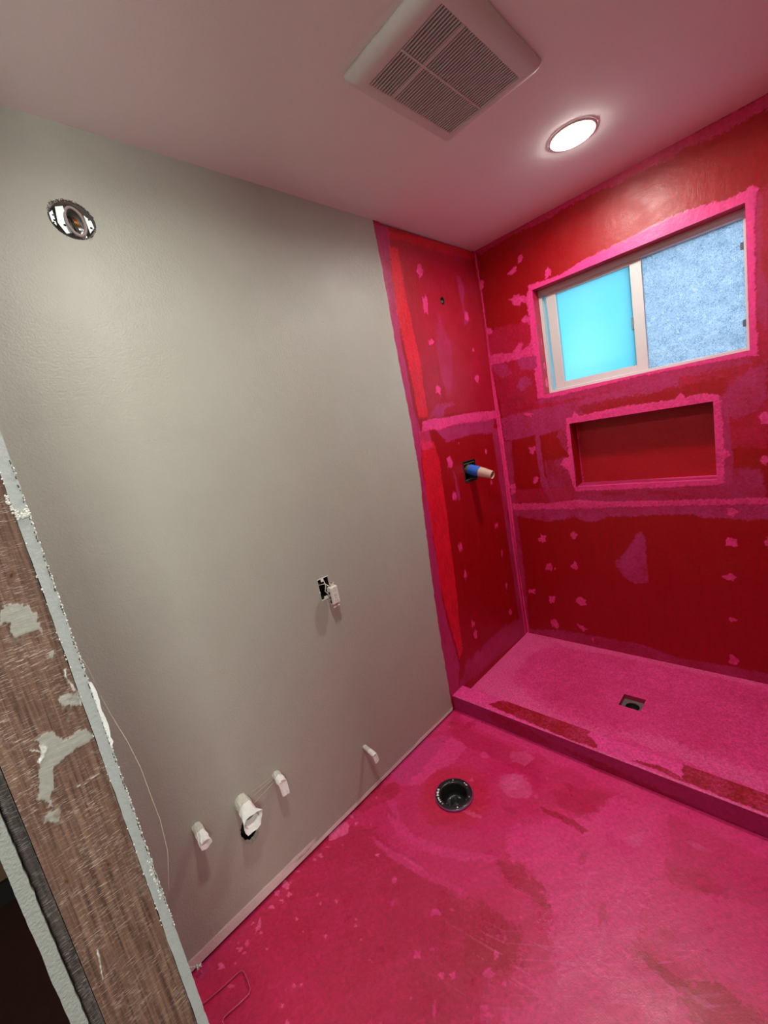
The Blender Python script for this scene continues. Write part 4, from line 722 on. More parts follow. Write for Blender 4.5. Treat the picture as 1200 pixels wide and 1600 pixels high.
# ------------------------------------------------------------------ back wall with window opening and niche
def back_cols(u, v):
    n = len(u); col = np.tile(np.array(COL['D']), (n, 1)); hgt = np.zeros(n)
    col, hgt = brush(u, v, col, hgt, PAINT['back'], COL, 11)
    col *= (1 + .09 * vnoise(u * 70, v * 8, 5))[:, None]
    return col, hgt, None
us = lines([(0, .003), (WX0, .003), (NX0, .003), (NX1, .003), (WX1, .003), (1.28, .02), (RX, None)])
vs = lines([(-.02, .02), (0.02, .0035), (NZ0, .003), (NZ1, .003), (WZ0, .0035), (WZ1, .0035), (2.44, None)])
wb = grid('wall_back', us, vs, lambda u, v, h: np.stack([u, -h, v], 1), back_cols, M['membrane'],
     rects=[(WX0, WX1, WZ0, WZ1), (NX0, NX1, NZ0, NZ1)], kind='structure')
def box_inside(mb, x0, x1, z0, z1, d, back, dz=0):
    mb.add([(x0, 0, z0), (x1, 0, z0), (x1, 0, z1), (x0, 0, z1), (x0, d, z0 + dz), (x1, d, z0 + dz), (x1, d, z1), (x0, d, z1)],
           [(0, 1, 5, 4), (1, 2, 6, 5), (2, 3, 7, 6), (3, 0, 4, 7)] + ([(4, 5, 6, 7)] if back else []))
def const_cols(c, seed, shapes=None, freq=30, var=.08):
    def f(u, v):
        n = len(u); col = np.tile(np.array(c), (n, 1)); hgt = np.zeros(n)
        if shapes: col, hgt = brush(u, v, col, hgt, shapes, COL, seed)
        col *= (1 + var * vnoise(u * freq, v * freq, seed))[:, None]
        return col, hgt, None
    return f
# niche: back sheet, four reveals with thicker coats in the corners
nb = grid('niche_back', lines([(NX0, .006), (NX1, None)]), lines([(NZ0, .006), (NZ1, None)]),
     lambda u, v, h: np.stack([u, ND - h, v], 1), const_cols((.40, .004, .012), 51, [('P', .7, 1, 1, [NX0, NZ0, NX0 + .006, NZ0, NX0 + .004, NZ1, NX0, NZ1])]), M['membrane'], parent=wb)
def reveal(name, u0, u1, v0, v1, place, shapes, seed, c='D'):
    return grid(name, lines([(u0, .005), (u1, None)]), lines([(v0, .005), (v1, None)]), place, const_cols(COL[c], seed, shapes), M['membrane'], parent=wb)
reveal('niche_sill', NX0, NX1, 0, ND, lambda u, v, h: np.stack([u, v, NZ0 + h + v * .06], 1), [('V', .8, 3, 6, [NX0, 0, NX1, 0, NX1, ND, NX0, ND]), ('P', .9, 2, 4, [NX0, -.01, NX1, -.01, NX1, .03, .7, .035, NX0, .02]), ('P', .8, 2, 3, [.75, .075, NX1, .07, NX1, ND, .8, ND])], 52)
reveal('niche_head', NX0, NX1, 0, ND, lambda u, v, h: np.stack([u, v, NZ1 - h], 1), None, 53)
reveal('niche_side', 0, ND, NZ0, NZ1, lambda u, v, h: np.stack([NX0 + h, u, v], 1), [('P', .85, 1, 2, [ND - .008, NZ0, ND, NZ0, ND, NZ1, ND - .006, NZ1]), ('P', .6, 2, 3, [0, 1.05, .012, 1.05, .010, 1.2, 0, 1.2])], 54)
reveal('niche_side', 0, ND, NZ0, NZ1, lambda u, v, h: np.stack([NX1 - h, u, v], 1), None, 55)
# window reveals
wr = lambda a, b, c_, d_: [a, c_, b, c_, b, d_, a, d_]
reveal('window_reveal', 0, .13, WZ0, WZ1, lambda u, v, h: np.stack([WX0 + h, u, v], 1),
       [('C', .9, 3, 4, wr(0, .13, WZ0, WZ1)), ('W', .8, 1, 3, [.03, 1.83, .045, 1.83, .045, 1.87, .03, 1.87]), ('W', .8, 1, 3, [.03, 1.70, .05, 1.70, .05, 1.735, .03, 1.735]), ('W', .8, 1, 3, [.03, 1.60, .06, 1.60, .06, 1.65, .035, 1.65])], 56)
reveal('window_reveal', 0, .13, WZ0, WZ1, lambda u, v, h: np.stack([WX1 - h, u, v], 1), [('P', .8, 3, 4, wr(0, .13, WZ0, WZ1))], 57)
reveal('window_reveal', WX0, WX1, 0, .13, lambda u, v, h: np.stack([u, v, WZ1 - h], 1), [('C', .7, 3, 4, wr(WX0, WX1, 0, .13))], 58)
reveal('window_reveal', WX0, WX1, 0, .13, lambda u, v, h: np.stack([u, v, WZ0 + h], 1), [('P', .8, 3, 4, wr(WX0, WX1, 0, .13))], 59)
# outer skin of the wall, clear of both openings
sk = MB()
for x0, x1, z0, z1 in ((-.14, WX0, 0, 2.44), (WX1, RX + .05, 0, 2.44), (WX0, WX1, WZ1, 2.44), (WX0, WX1, 0, WZ0)):
    sk.box(x0, x1, .115, .15, z0, z1)
sk.build('wall_sheathing', M['gypsum'], wb)

# ------------------------------------------------------------------ right wall (out of frame) and ceiling
def right_cols(u, v):
    n = len(u); col = np.tile(np.array(COL['GREY']), (n, 1))
    col *= .55; red = u > -.83; col[red] = COL['D']; return col, np.zeros(n), None
grid('wall_right', lines([(-2.33, .1), (-.84, .01), (-.82, .1), (0, None)]), lines([(0, .1), (2.44, None)]),
     lambda u, v, h: np.stack([RX + h, u, v], 1), right_cols, M['wall'], flip=True, kind='structure')
cm = MB(); cm.box(-.14, RX + .1, -2.46, .15, H, H + .05); cm.build('ceiling', M['ceiling'], kind='structure')

# ------------------------------------------------------------------ floor
def floor_cols(u, v):
    n = len(u); col = np.tile(np.array((.66, .016, .120)), (n, 1)); hgt = np.zeros(n)
    # rolled and troweled base: broad diagonal sweeps
    a = u * .55 + v * .83; b = -u * .83 + v * .55
    sw = vnoise(a * 3.0, b * 16, 61, 4)
    k = np.clip(.5 + .8 * sw, 0, 1)[:, None]
    col = col * (1 - .30 * k) + np.array(COL['P'])[None, :] * .30 * k
    rr = np.hypot(u - .305, v + 1.305)
    ring = np.clip((.165 - rr + vnoise(u * 20, v * 20, 64) * .02) / .05, 0, 1)[:, None] * .55
    col = col * (1 - ring) + np.array((.60, .006, .022))[None, :] * ring
    col, hgt = brush(u, v, col, hgt, PAINT['floor'], COL, 62, 45, thick=.0003)
    # fine specks of splashed coat
    sp_ = vnoise(u * 95, v * 95, 66, 1); msk = (sp_ > .93) & (vnoise(u * 9, v * 9, 67, 2) > .15)
    col[msk] = col[msk] * .5 + np.array(COL['W']) * .5
    col *= (1 + .09 * vnoise(a * 14, b * 90, 63))[:, None]
    for k_, (an, cu_, cv_, rad) in enumerate(((.62, .95, -1.50, .34), (.20, .80, -1.62, .28), (.75, 1.05, -1.35, .22))):   # trowel scratches
        aa = u * math.cos(an) + v * math.sin(an); bb = -u * math.sin(an) + v * math.cos(an)
        t_ = np.clip((vnoise(aa * 9, bb * 210, 160 + k_, 2) - .52) / .12, 0, 1) * np.clip(1.2 - np.hypot(u - cu_, v - cv_) / rad, 0, 1)
        t_ = t_[:, None] * .5; col = col * (1 - t_) + np.array(COL['L'])[None, :] * t_
    hgt += .00025 * vnoise(a * 10, b * 50, 65)
    edge_ = (u < .006 + .006 * vnoise(v * 20, u * 0, 69)) & (v < -.9)
    col[edge_] = col[edge_] * np.array((.8, .9, .9))
    return col, hgt, None
us = lines([(-.012, .003), (1.30, .02), (RX, None)]); vs = lines([(-2.335, .003), (-.858, None)])
fl = grid('floor', us, vs, lambda u, v, h: np.stack([u, v, h], 1), floor_cols, M['floor'],
     circles=[(.3052, -1.305, .066, .066)], kind='structure')
sub = MB(); sub.box(-.14, RX + .1, -2.46, .15, -.16, -.12)
sub.build('subfloor', M['dark'], fl)
lip = MB(); lip.box(-.012, RX, -2.3345, -2.33, -.02, -.001); lip.build('floor_edge', M['dark'], fl)

# ------------------------------------------------------------------ shower pan and curb
DX, DY, DS = .7347, -.4017, .0475
def pan_cols(u, v):
    n = len(u); col = np.tile(np.array((.84, .055, .28)), (n, 1)); hgt = np.zeros(n)
    m = vnoise(u * 55, v * 55, 71, 4); big = vnoise(u * 7, v * 7, 72, 3)
    k = np.clip(.42 + .55 * m + .45 * big, 0, 1)[:, None] * .62
    col = col * (1 - k) + np.array((.56, .014, .105))[None, :] * k
    col, hgt = brush(u, v, col, hgt, PAINT['pan'], COL, 73, 60)
    hgt += .0005 * vnoise(u * 45, v * 45, 74)
    # falls from the walls to the drain
    du = np.abs(u - DX) / np.where(u < DX, DX, RX - DX); dv = np.abs(v - DY) / np.where(v < DY, DY + .76, -DY)
    hgt += .026 - .012 * (1 - np.clip(np.maximum(du, dv), 0, 1))
    return col, hgt, None
us = lines([(0, .0045), (DX - DS, .0045), (DX + DS, .0045), (1.30, .02), (RX, None)])
vs = lines([(-.768, .0045), (DY - DS, .0045), (DY + DS, .0045), (0, None)])
pan = grid('shower_pan', us, vs, lambda u, v, h: np.stack([u, v, h], 1), pan_cols, M['pan'],
     rects=[(DX - DS, DX + DS, DY - DS, DY + DS)],
     label='mottled pink membrane-coated shower pan sloping to its square drain below the window wall', cat='shower pan')
pw = MB(); pw.add([(0, -.768, .0), (RX, -.768, .0), (RX, 0, .0), (0, 0, .0)], [(0, 1, 2, 3)])
CY0, CY1, CZ = -.866, -.766, .087
cb = empty('shower_curb', (0.75, -.82, 0), label='low pink and purple membrane-coated curb in front of the shower pan with red bare patches on top', cat='shower curb')
def ctop(u, v):
    n = len(u); col = np.tile(np.array((.84, .055, .29)), (n, 1)); hgt = np.zeros(n)
    col, hgt = brush(u, v, col, hgt, PAINT['curb'], COL, 81, 60)
    e = np.clip((CY0 + .0045 + vnoise(u * 40, v * 0, 82) * .003 - v) / .002, 0, 1)[:, None] * .5
    col = col * (1 - e) + np.array(COL['L'])[None, :] * e
    hgt -= np.clip((CY0 + .006 - v) / .006, 0, 1) ** 2 * .004 + np.clip((v - CY1 + .006) / .006, 0, 1) ** 2 * .004
    col *= (1 + .08 * vnoise(u * 60, v * 60, 83))[:, None]
    return col, hgt, None
grid('curb_top', lines([(0, .0035), (1.3, .02), (RX, None)]), lines([(CY0, .0015), (CY0 + .008, .004), (CY1 - .008, .0015), (CY1, None)]),
     lambda u, v, h: np.stack([u, v, CZ + h], 1), ctop, M['pan'], parent=cb)
def cfront(u, v):
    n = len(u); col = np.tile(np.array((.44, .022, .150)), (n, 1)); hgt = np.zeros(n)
    col, hgt = brush(u, v, col, hgt, PAINT['front'], COL, 84, 60)
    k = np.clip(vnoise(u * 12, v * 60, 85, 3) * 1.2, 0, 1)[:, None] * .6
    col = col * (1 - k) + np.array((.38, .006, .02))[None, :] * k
    return col, hgt, None
grid('curb_front', lines([(0, .0035), (1.3, .02), (RX, None)]), lines([(0, .004), (CZ - .004, None)]),
     lambda u, v, h: np.stack([u, CY0 - h, v], 1), cfront, M['membrane'], parent=cb)
grid('curb_back', lines([(0, .02), (RX, None)]), lines([(.01, .01), (CZ - .004, None)]),
     lambda u, v, h: np.stack([u, CY1 + h, v], 1), const_cols(COL['P'], 86), M['pan'], parent=cb, flip=True)

# square drain let into the pan
dr = empty('shower_drain', (DX, DY, -.03), label='small square drain recess with a dark round outlet in the pink shower pan', cat='drain')
zt = .0150
rc = MB()
for (a, b, c_, d_) in (((-1, -1), (1, -1), 0, 0), ((1, -1), (1, 1), 0, 0), ((1, 1), (-1, 1), 0, 0), ((-1, 1), (-1, -1), 0, 0)):
    rc.add([(DX + a[0] * DS, DY + a[1] * DS, zt), (DX + b[0] * DS, DY + b[1] * DS, zt), (DX + b[0] * DS * .96, DY + b[1] * DS * .96, -.008), (DX + a[0] * DS * .96, DY + a[1] * DS * .96, -.008)], [(0, 1, 2, 3)])
grm = plain('membrane_drain_recess', (.40, .02, .06), .4)
rc.build('recess', grm, dr)
fr = MB(); n = 40; sqv = []; 
for k in range(n):
    q = 2 * math.pi * k / n; c0, s0 = math.cos(q), math.sin(q); e = DS * .96 / max(abs(c0), abs(s0))
    sqv.append((DX + c0 * e, DY + s0 * e, -.008))
inn = [(DX + .030 * math.cos(2 * math.pi * k / n), DY + .030 * math.sin(2 * math.pi * k / n), -.010) for k in range(n)]
fr.add(sqv + inn, [(k, (k + 1) % n, n + (k + 1) % n, n + k) for k in range(n)], True)
fr.build('drain_plate', plain('smeared_grey_plastic', (.17, .13, .14), .35, var=.5, vscale=90), dr)
dp = MB(); dp.lathe([(.030, -.010), (.027, -.014), (.026, -.05), (.0, -.05)], (DX, DY, 0))
dp.build('outlet', M['black'], dr)

# ------------------------------------------------------------------ toilet flange
FX, FY = .3052, -1.305
tf = empty('toilet_flange', (FX, FY, 0), label='round black plastic toilet flange set in the pink floor', cat='floor flange')
MB().lathe([(.0785, .001), (.080, .004), (.0785, .0085), (.074, .0095)], (FX, FY, 0)).build('rim', M['pink_ring'], tf, label='purple smeared rim')
MB().lathe([(.0765, .009), (.0745, .0105), (.060, .010), (.056, .0085), (.0525, .004), (.050, -.020), (.046, -.030), (.0455, -.06)], (FX, FY, 0)).build('ring', M['black'], tf)
cap = MB(); cap.lathe([(.0455, -.030), (.042, -.036), (.040, -.040), (.020, -.041), (.012, -.036), (.0, -.035)], (FX, FY, 0))
for k in range(3):
    q = k * 2.1; cap.tube([(FX + .012 * math.cos(q), FY + .012 * math.sin(q), -.037), (FX + .038 * math.cos(q), FY + .038 * math.sin(q), -.038)], .002, 6)
cap.build('knockout_cap', M['black'], tf)
for k, a in enumerate((20, 75, 128, 205, 262, 318)):
    q = math.radians(a); x, y = FX + .066 * math.cos(q), FY + .066 * math.sin(q)
    MB().lathe([(0, .0125), (.0035, .012), (.0042, .010)], (x, y, 0), n=12).build('screw', M['screw'], tf)
for a0, a1, w_ in ((196, 226, .006), (232, 254, .0045), (68, 84, .003)):
    sl = MB(); vv = []; nn = 10
    for i in range(nn):
        q = math.radians(a0 + (a1 - a0) * i / (nn - 1)); e = w_ * (.55 + .45 * math.sin(i * 1.7)); vv += [(FX + (.067 - e) * math.cos(q), FY + (.067 - e) * math.sin(q), .0114), (FX + (.067 + e) * math.cos(q), FY + (.067 + e) * math.sin(q), .0114)]
    sl.add(vv, [(2 * i, 2 * i + 1, 2 * i + 3, 2 * i + 2) for i in range(nn - 1)])
    sl.build('plaster_smear', M['paper'], tf, label='whitish dried plaster smear')
cs = MB(); rnd = random.Random(4)
for k in range(16):
    q = rnd.uniform(0, 6.28); r = rnd.choice((.03, .055, .06, .07, .072)); z = .0105 if r > .05 else -.037
    cs.blob((FX + r * math.cos(q), FY + r * math.sin(q), z), rnd.uniform(.0008, .002), k)
cs.build('plaster_crumb', M['plaster'], tf, kind='stuff')

# ------------------------------------------------------------------ window
wn = empty('window_1', (.74, .09, WZ0), kind='structure')
def frame(x0, x1, z0, z1, y0, y1, l, r, b_, t):
    m = MB(); m.box(x0, x0 + l, y0, y1, z0, z1); m.box(x1 - r, x1, y0, y1, z0, z1)
    m.box(x0 + l, x1 - r, y0, y1, z0, z0 + b_); m.box(x0 + l, x1 - r, y0, y1, z1 - t, z1); return m
frame(WX0, WX1, WZ0, WZ1, .066, .125, .017, .013, .016, .030).build('window_frame', M['vinyl'], wn, bevel=.0015)
# bright track gap beside the sash, sash, meeting stile
frame(.3465, .8010, 1.578, 2.084, .072, .094, .052, .048, .030, .016).build('sash', M['vinyl'], wn, bevel=.0015)
MB().box(.3265, .3465, .100, .104, 1.576, 2.084).build('track_gap', M['pane_cyan'], wn, label='pale daylight gap beside the sliding sash')
MB().tube([(.338, .098, 1.578), (.338, .098, 2.082)], .0035, 8).build('track_rail', M['vinyl'], wn)
MB().box(.3985, .753, .0835, .0875, 1.608, 2.068).build('pane', M['pane_cyan'], wn, label='smooth bright cyan pane')
MB().box(.790, 1.163, .104, .108, 1.576, 2.084).build('pane', M['pane_text'], wn, label='pale blue pane of textured obscure glass')
MB().box(.742, .790, .098, .122, 1.576, 2.084).build('fixed_stile', plain('shaded_interlock_vinyl', (.36, .40, .38), .4), wn)  # darker copy of the frame vinyl, with shade put into the colour
hd = MB(); hd.box(.744, .753, .066, .090, 1.775, 1.835); hd.build('sash_latch', plain('latch_grey', (.16, .30, .30), .4), wn, bevel=.003)
for z in (1.983, 1.678): MB().box(1.150, 1.163, .096, .104, z - .014, z + .014).build('glazing_clip', plain('clip_grey', (.10, .10, .13), .5), wn, bevel=.001)
MB().box(.345, .80, .070, .074, 1.5765, 1.582).build('sill_track', M['vinyl'], wn)

# a rail fence outside, only a blur through the textured glass
fe = empty('garden_fence', (1.0, 1.0, .9), label='pale rail fence seen as a blur through the bottom of the textured window pane', cat='fence')
MB().box(-.3, 3.0, .98, 1.02, 1.66, 1.72).build('rail', M['white'], fe)
for k in range(5): MB().box(-.1 + k * .55, -.04 + k * .55, .98, 1.02, .9, 1.66).build('post', M['white'], fe)

# ------------------------------------------------------------------ ceiling fan cover
fx0, fx1, fy0, fy1 = .4900, .8260, -1.4100, -.9420
fn_ = empty('exhaust_fan', (.658, -1.176, 2.405), label='rectangular off-white exhaust fan cover with a louvred grille on the ceiling', cat='exhaust fan')
def rrect(x0, x1, y0, y1, z, r=.012, n=5):
    out = []
    for cx, cy, a0 in ((x1 - r, y1 - r, 0), (x0 + r, y1 - r, 90), (x0 + r, y0 + r, 180), (x1 - r, y0 + r, 270)):
        for k in range(n): q = math.radians(a0 + 90 * k / (n - 1)); out.append((cx + r * math.cos(q), cy + r * math.sin(q), z))
    return out
cv = MB(); rings = []; gx0, gx1, gy0, gy1 = .5370, .7760, -1.3570, -.9910
for ins, z, r in ((.004, 2.440, .006), (0, 2.437, .008), (.0008, 2.431, .010), (.004, 2.425, .010), (.009, 2.4195, .010), (.015, 2.415, .010), (.022, 2.412, .008), (.030, 2.4105, .006)):
    rings.append(rrect(fx0 + ins, fx1 - ins, fy0 + ins, fy1 - ins, z, r))
rings.append(rrect(gx0 - .004, gx1 + .004, gy0 - .004, gy1 + .004, 2.4095, .003)); rings.append(rrect(gx0, gx1, gy0, gy1, 2.411, .002)); rings.append(rrect(gx0, gx1, gy0, gy1, 2.428, .002))
n = len(rings[0]); vv = [v for r in rings for v in r]
cv.add(vv, [(i * n + k, (i + 1) * n + k, (i + 1) * n + (k + 1) % n, i * n + (k + 1) % n) for i in range(len(rings) - 1) for k in range(n)], True)
cv.build('cover', M['cover'], fn_)
gr = MB(); ns = 38; p = (gy1 - gy0) / ns
for k in range(ns):
    y = gy0 + (k + .5) * p
    gr.box(gx0, gx1, y - .0021, y + .0021, 2.4105, 2.4140)
gr.build('grille', M['slat'], fn_)
MB().box(gx0, gx1, -1.2730, -1.2630, 2.4095, 2.424).build('crossbar', M['slat'], fn_)
MB().box(.6475, .6530, gy0, gy1, 2.4093, 2.424).build('crossbar', M['slat'], fn_)
MB().box(gx0 - .003, gx1 + .003, gy0 - .003, gy1 + .003, 2.4275, 2.4295).build('fan_housing', M['dark'], fn_)

# ------------------------------------------------------------------ recessed lights
def downlight(x, y, label):
    t = empty('recessed_light', (x, y, 2.428), label=label, cat='ceiling light', group='recessed ceiling lights')
    MB().lathe([(.084, 2.4399), (.083, 2.4375), (.078, 2.4355), (.071, 2.4355), (.068, 2.439)], (x, y, 0)).build('trim_ring', M['white'], t)
    MB().lathe([(.0705, 2.4385), (.069, 2.4340), (.062, 2.4300), (.045, 2.4275), (.022, 2.4265), (.0, 2.426)], (x, y, 0)).build('lens', M['lens'], t, label='glowing white lens')
    a = bpy.data.lights.new('lamp_light', 'AREA'); a.shape = 'DISK'; a.size = .13; a.energy = LAMP_W; a.spread = math.radians(LAMP_SPREAD); a.color = (1.0, .985, .90)
    ao = bpy.data.objects.new('lamp_light', a); C.objects.link(ao); ao.parent = t; ao.location = (0, 0, -.003)
downlight(.7440, -.5040, 'glowing round recessed light in the ceiling above the shower pan')
downlight(.85, -1.86, 'glowing round recessed light in the ceiling nearest the doorway, beyond the exhaust fan')

# ------------------------------------------------------------------ junction box in the grey wall
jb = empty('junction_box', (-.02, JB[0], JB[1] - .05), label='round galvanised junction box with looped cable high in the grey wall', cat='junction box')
def oval(prof, ang0=0, n=40, ry=JB[2], rz=JB[3], cy=JB[0], cz=JB[1]):
    m = MB(); vs_ = []
    for k_, x in prof:
        for i in range(n):
            q = 2 * math.pi * i / n; vs_.append((x, cy + k_ * ry * math.cos(q), cz + k_ * rz * math.sin(q)))
    m.add(vs_, [(j * n + i, j * n + (i + 1) % n, (j + 1) * n + (i + 1) % n, (j + 1) * n + i) for j in range(len(prof) - 1) for i in range(n)], True)
    return m
oval([(.97, .0005), (.98, .0), (.94, -.001), (.93, -.045), (0, -.045)]).build('box_shell', plain('shaded_steel_box', (.22, .21, .20), .45, .6, var=.3, vscale=90), jb)  # galvanised steel darkened in its colour for the shade inside the box
def disc(m, x, y, z, r, n=12, rz=None):
    rz = rz or r
    m.add([(x, y + r * math.cos(2 * math.pi * i / n), z + rz * math.sin(2 * math.pi * i / n)) for i in range(n)], [tuple(range(n))])
jy, jz = JB[0], JB[1]
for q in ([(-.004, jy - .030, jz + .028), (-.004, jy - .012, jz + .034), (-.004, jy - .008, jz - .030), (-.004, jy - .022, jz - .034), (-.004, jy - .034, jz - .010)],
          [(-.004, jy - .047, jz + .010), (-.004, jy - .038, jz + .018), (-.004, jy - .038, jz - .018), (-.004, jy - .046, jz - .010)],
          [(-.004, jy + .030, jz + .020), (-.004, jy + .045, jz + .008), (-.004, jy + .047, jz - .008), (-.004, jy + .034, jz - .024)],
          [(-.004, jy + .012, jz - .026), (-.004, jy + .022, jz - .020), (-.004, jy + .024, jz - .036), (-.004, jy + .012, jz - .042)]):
    MB().add(q + [(v[0] - .0015, v[1], v[2]) for v in q], [tuple(range(len(q))), tuple(range(len(q), 2 * len(q)))[::-1]] + [(k, (k + 1) % len(q), len(q) + (k + 1) % len(q), len(q) + k) for k in range(len(q))]).build('mounting_ear', plain('lit_steel_tab', (.75, .84, .84), .45, .55), jb)  # paler copy of the box steel, its lit look put into the colour
for y, z, r in ((-.020, -.014, .003), (-.040, .006, .002), (-.040, -.006, .0025), (.039, .010, .002), (.040, -.010, .003), (-.043, -.012, .002)):
    q = MB(); disc(q, -.0035, jy + y, jz + z, r); q.build('screw_hole', M['dark'], jb)
lp = [(-.012 + .020 * math.sin(math.pi * t / 20) ** 2, jy + .006 + .0205 * math.cos(2 * math.pi * t / 20 + math.pi / 2), jz - .001 + .041 * math.sin(2 * math.pi * t / 20 + math.pi / 2) * .95) for t in range(21)]
MB().tube(lp, .0038, 10, False).build('cable_loop', M['cable'], jb, label='grey cable loop')
MB().tube([(-.042, jy - .006, jz + .020), (-.020, jy - .012, jz + .008), (-.008, jy - .010, jz - .012), (-.010, jy + .002, jz - .034)], .0034, 10).build('cable', M['cable'], jb)
cpw = MB()
for k in range(3): cpw.tube([(-.032, jy + .000 + k * .004, jz + .026), (-.012, jy + .004 + k * .004, jz + .010), (-.010, jy + .008 + k * .0035, jz - .006)], .0018, 8)
cpw.build('copper_wire', M['copper'], jb, label='orange copper wires')
tw = MB()
for k in range(5): tw.tube([(-.012, jy + .006 + k * .003, jz - .004), (-.004, jy + .010 + k * .0026, jz - .016), (-.010, jy + .012 + k * .002, jz - .028)], .0011, 6)
tw.build('bare_wire', M['galv'], jb)
bk = MB().tube([(-.040, jy - .002, jz + .030), (-.010, jy - .001, jz + .012), (-.012, jy + .004, jz - .026)], .0024, 8); bk.build('black_wire', M['black'], jb)
# shadow gap along the top of the cut, built as dark-coloured ragged blobs
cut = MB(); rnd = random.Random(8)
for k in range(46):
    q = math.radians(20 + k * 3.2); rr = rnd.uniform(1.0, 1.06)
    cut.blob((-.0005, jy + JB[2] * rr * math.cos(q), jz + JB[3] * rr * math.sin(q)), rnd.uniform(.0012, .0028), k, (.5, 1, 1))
cut.build('ragged_shadow_gap', plain('painted_gap_shadow', (.10, .085, .07), .8), jb)

# ------------------------------------------------------------------ outlet box and dangling outlet
ob = empty('outlet_box', (-.03, (OB[0] + OB[1]) / 2, OB[2]), label='open black electrical box recessed in the grey wall behind the dangling outlet', cat='electrical box')
m = MB(); y0, y1, z0, z1 = OB
m.add([(0, y0, z0), (0, y1, z0), (0, y1, z1), (0, y0, z1), (-.06, y0, z0), (-.06, y1, z0), (-.06, y1, z1), (-.06, y0, z1)], [(0, 1, 5, 4), (1, 2, 6, 5), (2, 3, 7, 6), (3, 0, 4, 7), (4, 5, 6, 7)])
m.build('box_shell', M['dark'], ob)
for q in ((-.001, .0012, y0 - .002, y1 + .002, z1 - .0005, z1 + .0025), (-.004, .001, y0 + .015, y0 + .027, z1 - .013, z1), (-.004, .001, y0 + .014, y0 + .03, z0, z0 + .008), (-.001, .0012, y0 - .001, y1 - .012, z0 - .003, z0 + .001), (-.001, .001, y0 - .003, y0, z0 + .03, z0 + .036)):
    MB().box(*q).build('box_lip', M['paper'], ob)

ou = empty('power_outlet', (.045, -1.4895, .898), label='white rectangular duplex outlet with test buttons dangling on wires out of the grey wall', cat='outlet')
ox0, ox1 = .022, .047; oy0, oy1, oz0, oz1 = -1.5065, -1.4725, .902, .972
MB().box(ox0 + .006, ox1, oy0, oy1, oz0, oz1).build('body', M['white'], ou, bevel=.0015)
MB().box(ox1, ox1 + .003, oy0 + .0025, oy1 - .0005, oz0 + .002, oz1 - .002).build('face', M['white'], ou, bevel=.001)
m = MB(); m.box(ox0 - .002, ox0 + .006, oy0 + .003, oy1 - .003, oz0 + .004, oz1 - .004); m.build('back_cover', M['white'], ou, bevel=.001)
for zc, h in ((.950, .010), (.930, .012), (.915, .014)): MB().box(ox0 + .010, ox0 + .020, oy0 - .0006, oy0 + .002, zc - h / 2, zc + h / 2).build('terminal_slot', M['black'], ou)
for zc in (.943, .924): MB().tube([(ox0 + .015, oy0 - .002, zc), (ox0 + .015, oy0 + .002, zc)], .003, 10).build('terminal_screw', M['screw'], ou)
sg = plain('slot_grey', (.18, .17, .16), .5)
for zc in (.955, .914):
    for dy in (-.0045, .0045): MB().box(ox1 + .0026, ox1 + .0034, -1.4892 + dy - .0006, -1.4892 + dy + .0006, zc - .004, zc + .004).build('socket_slot', sg, ou)
for zc in (.966, .9255):
    q = MB(); disc(q, ox1 + .0033, -1.4892, zc, .0020); q.build('ground_slot', sg, ou)
bg_ = plain('button_grey', (.55, .54, .50), .4)
for zc in (.9405, .935): MB().box(ox1 + .0025, ox1 + .0042, -1.4945, -1.4840, zc - .002, zc + .002).build('test_button', bg_, ou)
MB().box(ox1 - .006, ox1 - .0045, -1.496, -1.481, oz1, oz1 + .012).build('mounting_strap', M['white'], ou)
MB().box(ox1 - .006, ox1 - .0045, -1.497, -1.479, oz0 - .012, oz0).build('mounting_strap', M['white'], ou)
for y in (-1.4985, -1.4805):
    MB().lathe([(0, .0015), (.0055, .0012), (.0055, -.0012), (0, -.0015)], (ox1 - .005, y, oz0 - .013), 'x', 12).build('strap_ear', M['white'], ou)
    MB().lathe([(0, .0015), (.003, .0012), (.003, -.0012), (0, -.0015)], (ox1 - .005, y, oz1 + .013), 'x', 12).build('strap_ear', M['white'], ou)
for nm, mt, pts in (('white_wire', M['white'], [(-.05, -1.515, .976), (-.01, -1.512, .980), (.012, -1.500, .984), (.022, -1.494, .974), (.026, -1.490, .966)]),
                    ('white_wire', M['white'], [(-.05, -1.495, .970), (-.004, -1.492, .990), (.014, -1.500, .975), (.010, -1.506, .955), (.022, -1.504, .945)]),
                    ('black_wire', M['black'], [(-.05, -1.490, .960), (.0, -1.486, .968), (.012, -1.497, .950), (.022, -1.500, .930)]),
                    ('bare_wire', M['copper'], [(-.05, -1.48, .95), (.0, -1.482, .962), (.02, -1.487, .975), (.036, -1.484, .986)])):
    MB().tube(pts, .0017, 8).build(nm, mt, ou)

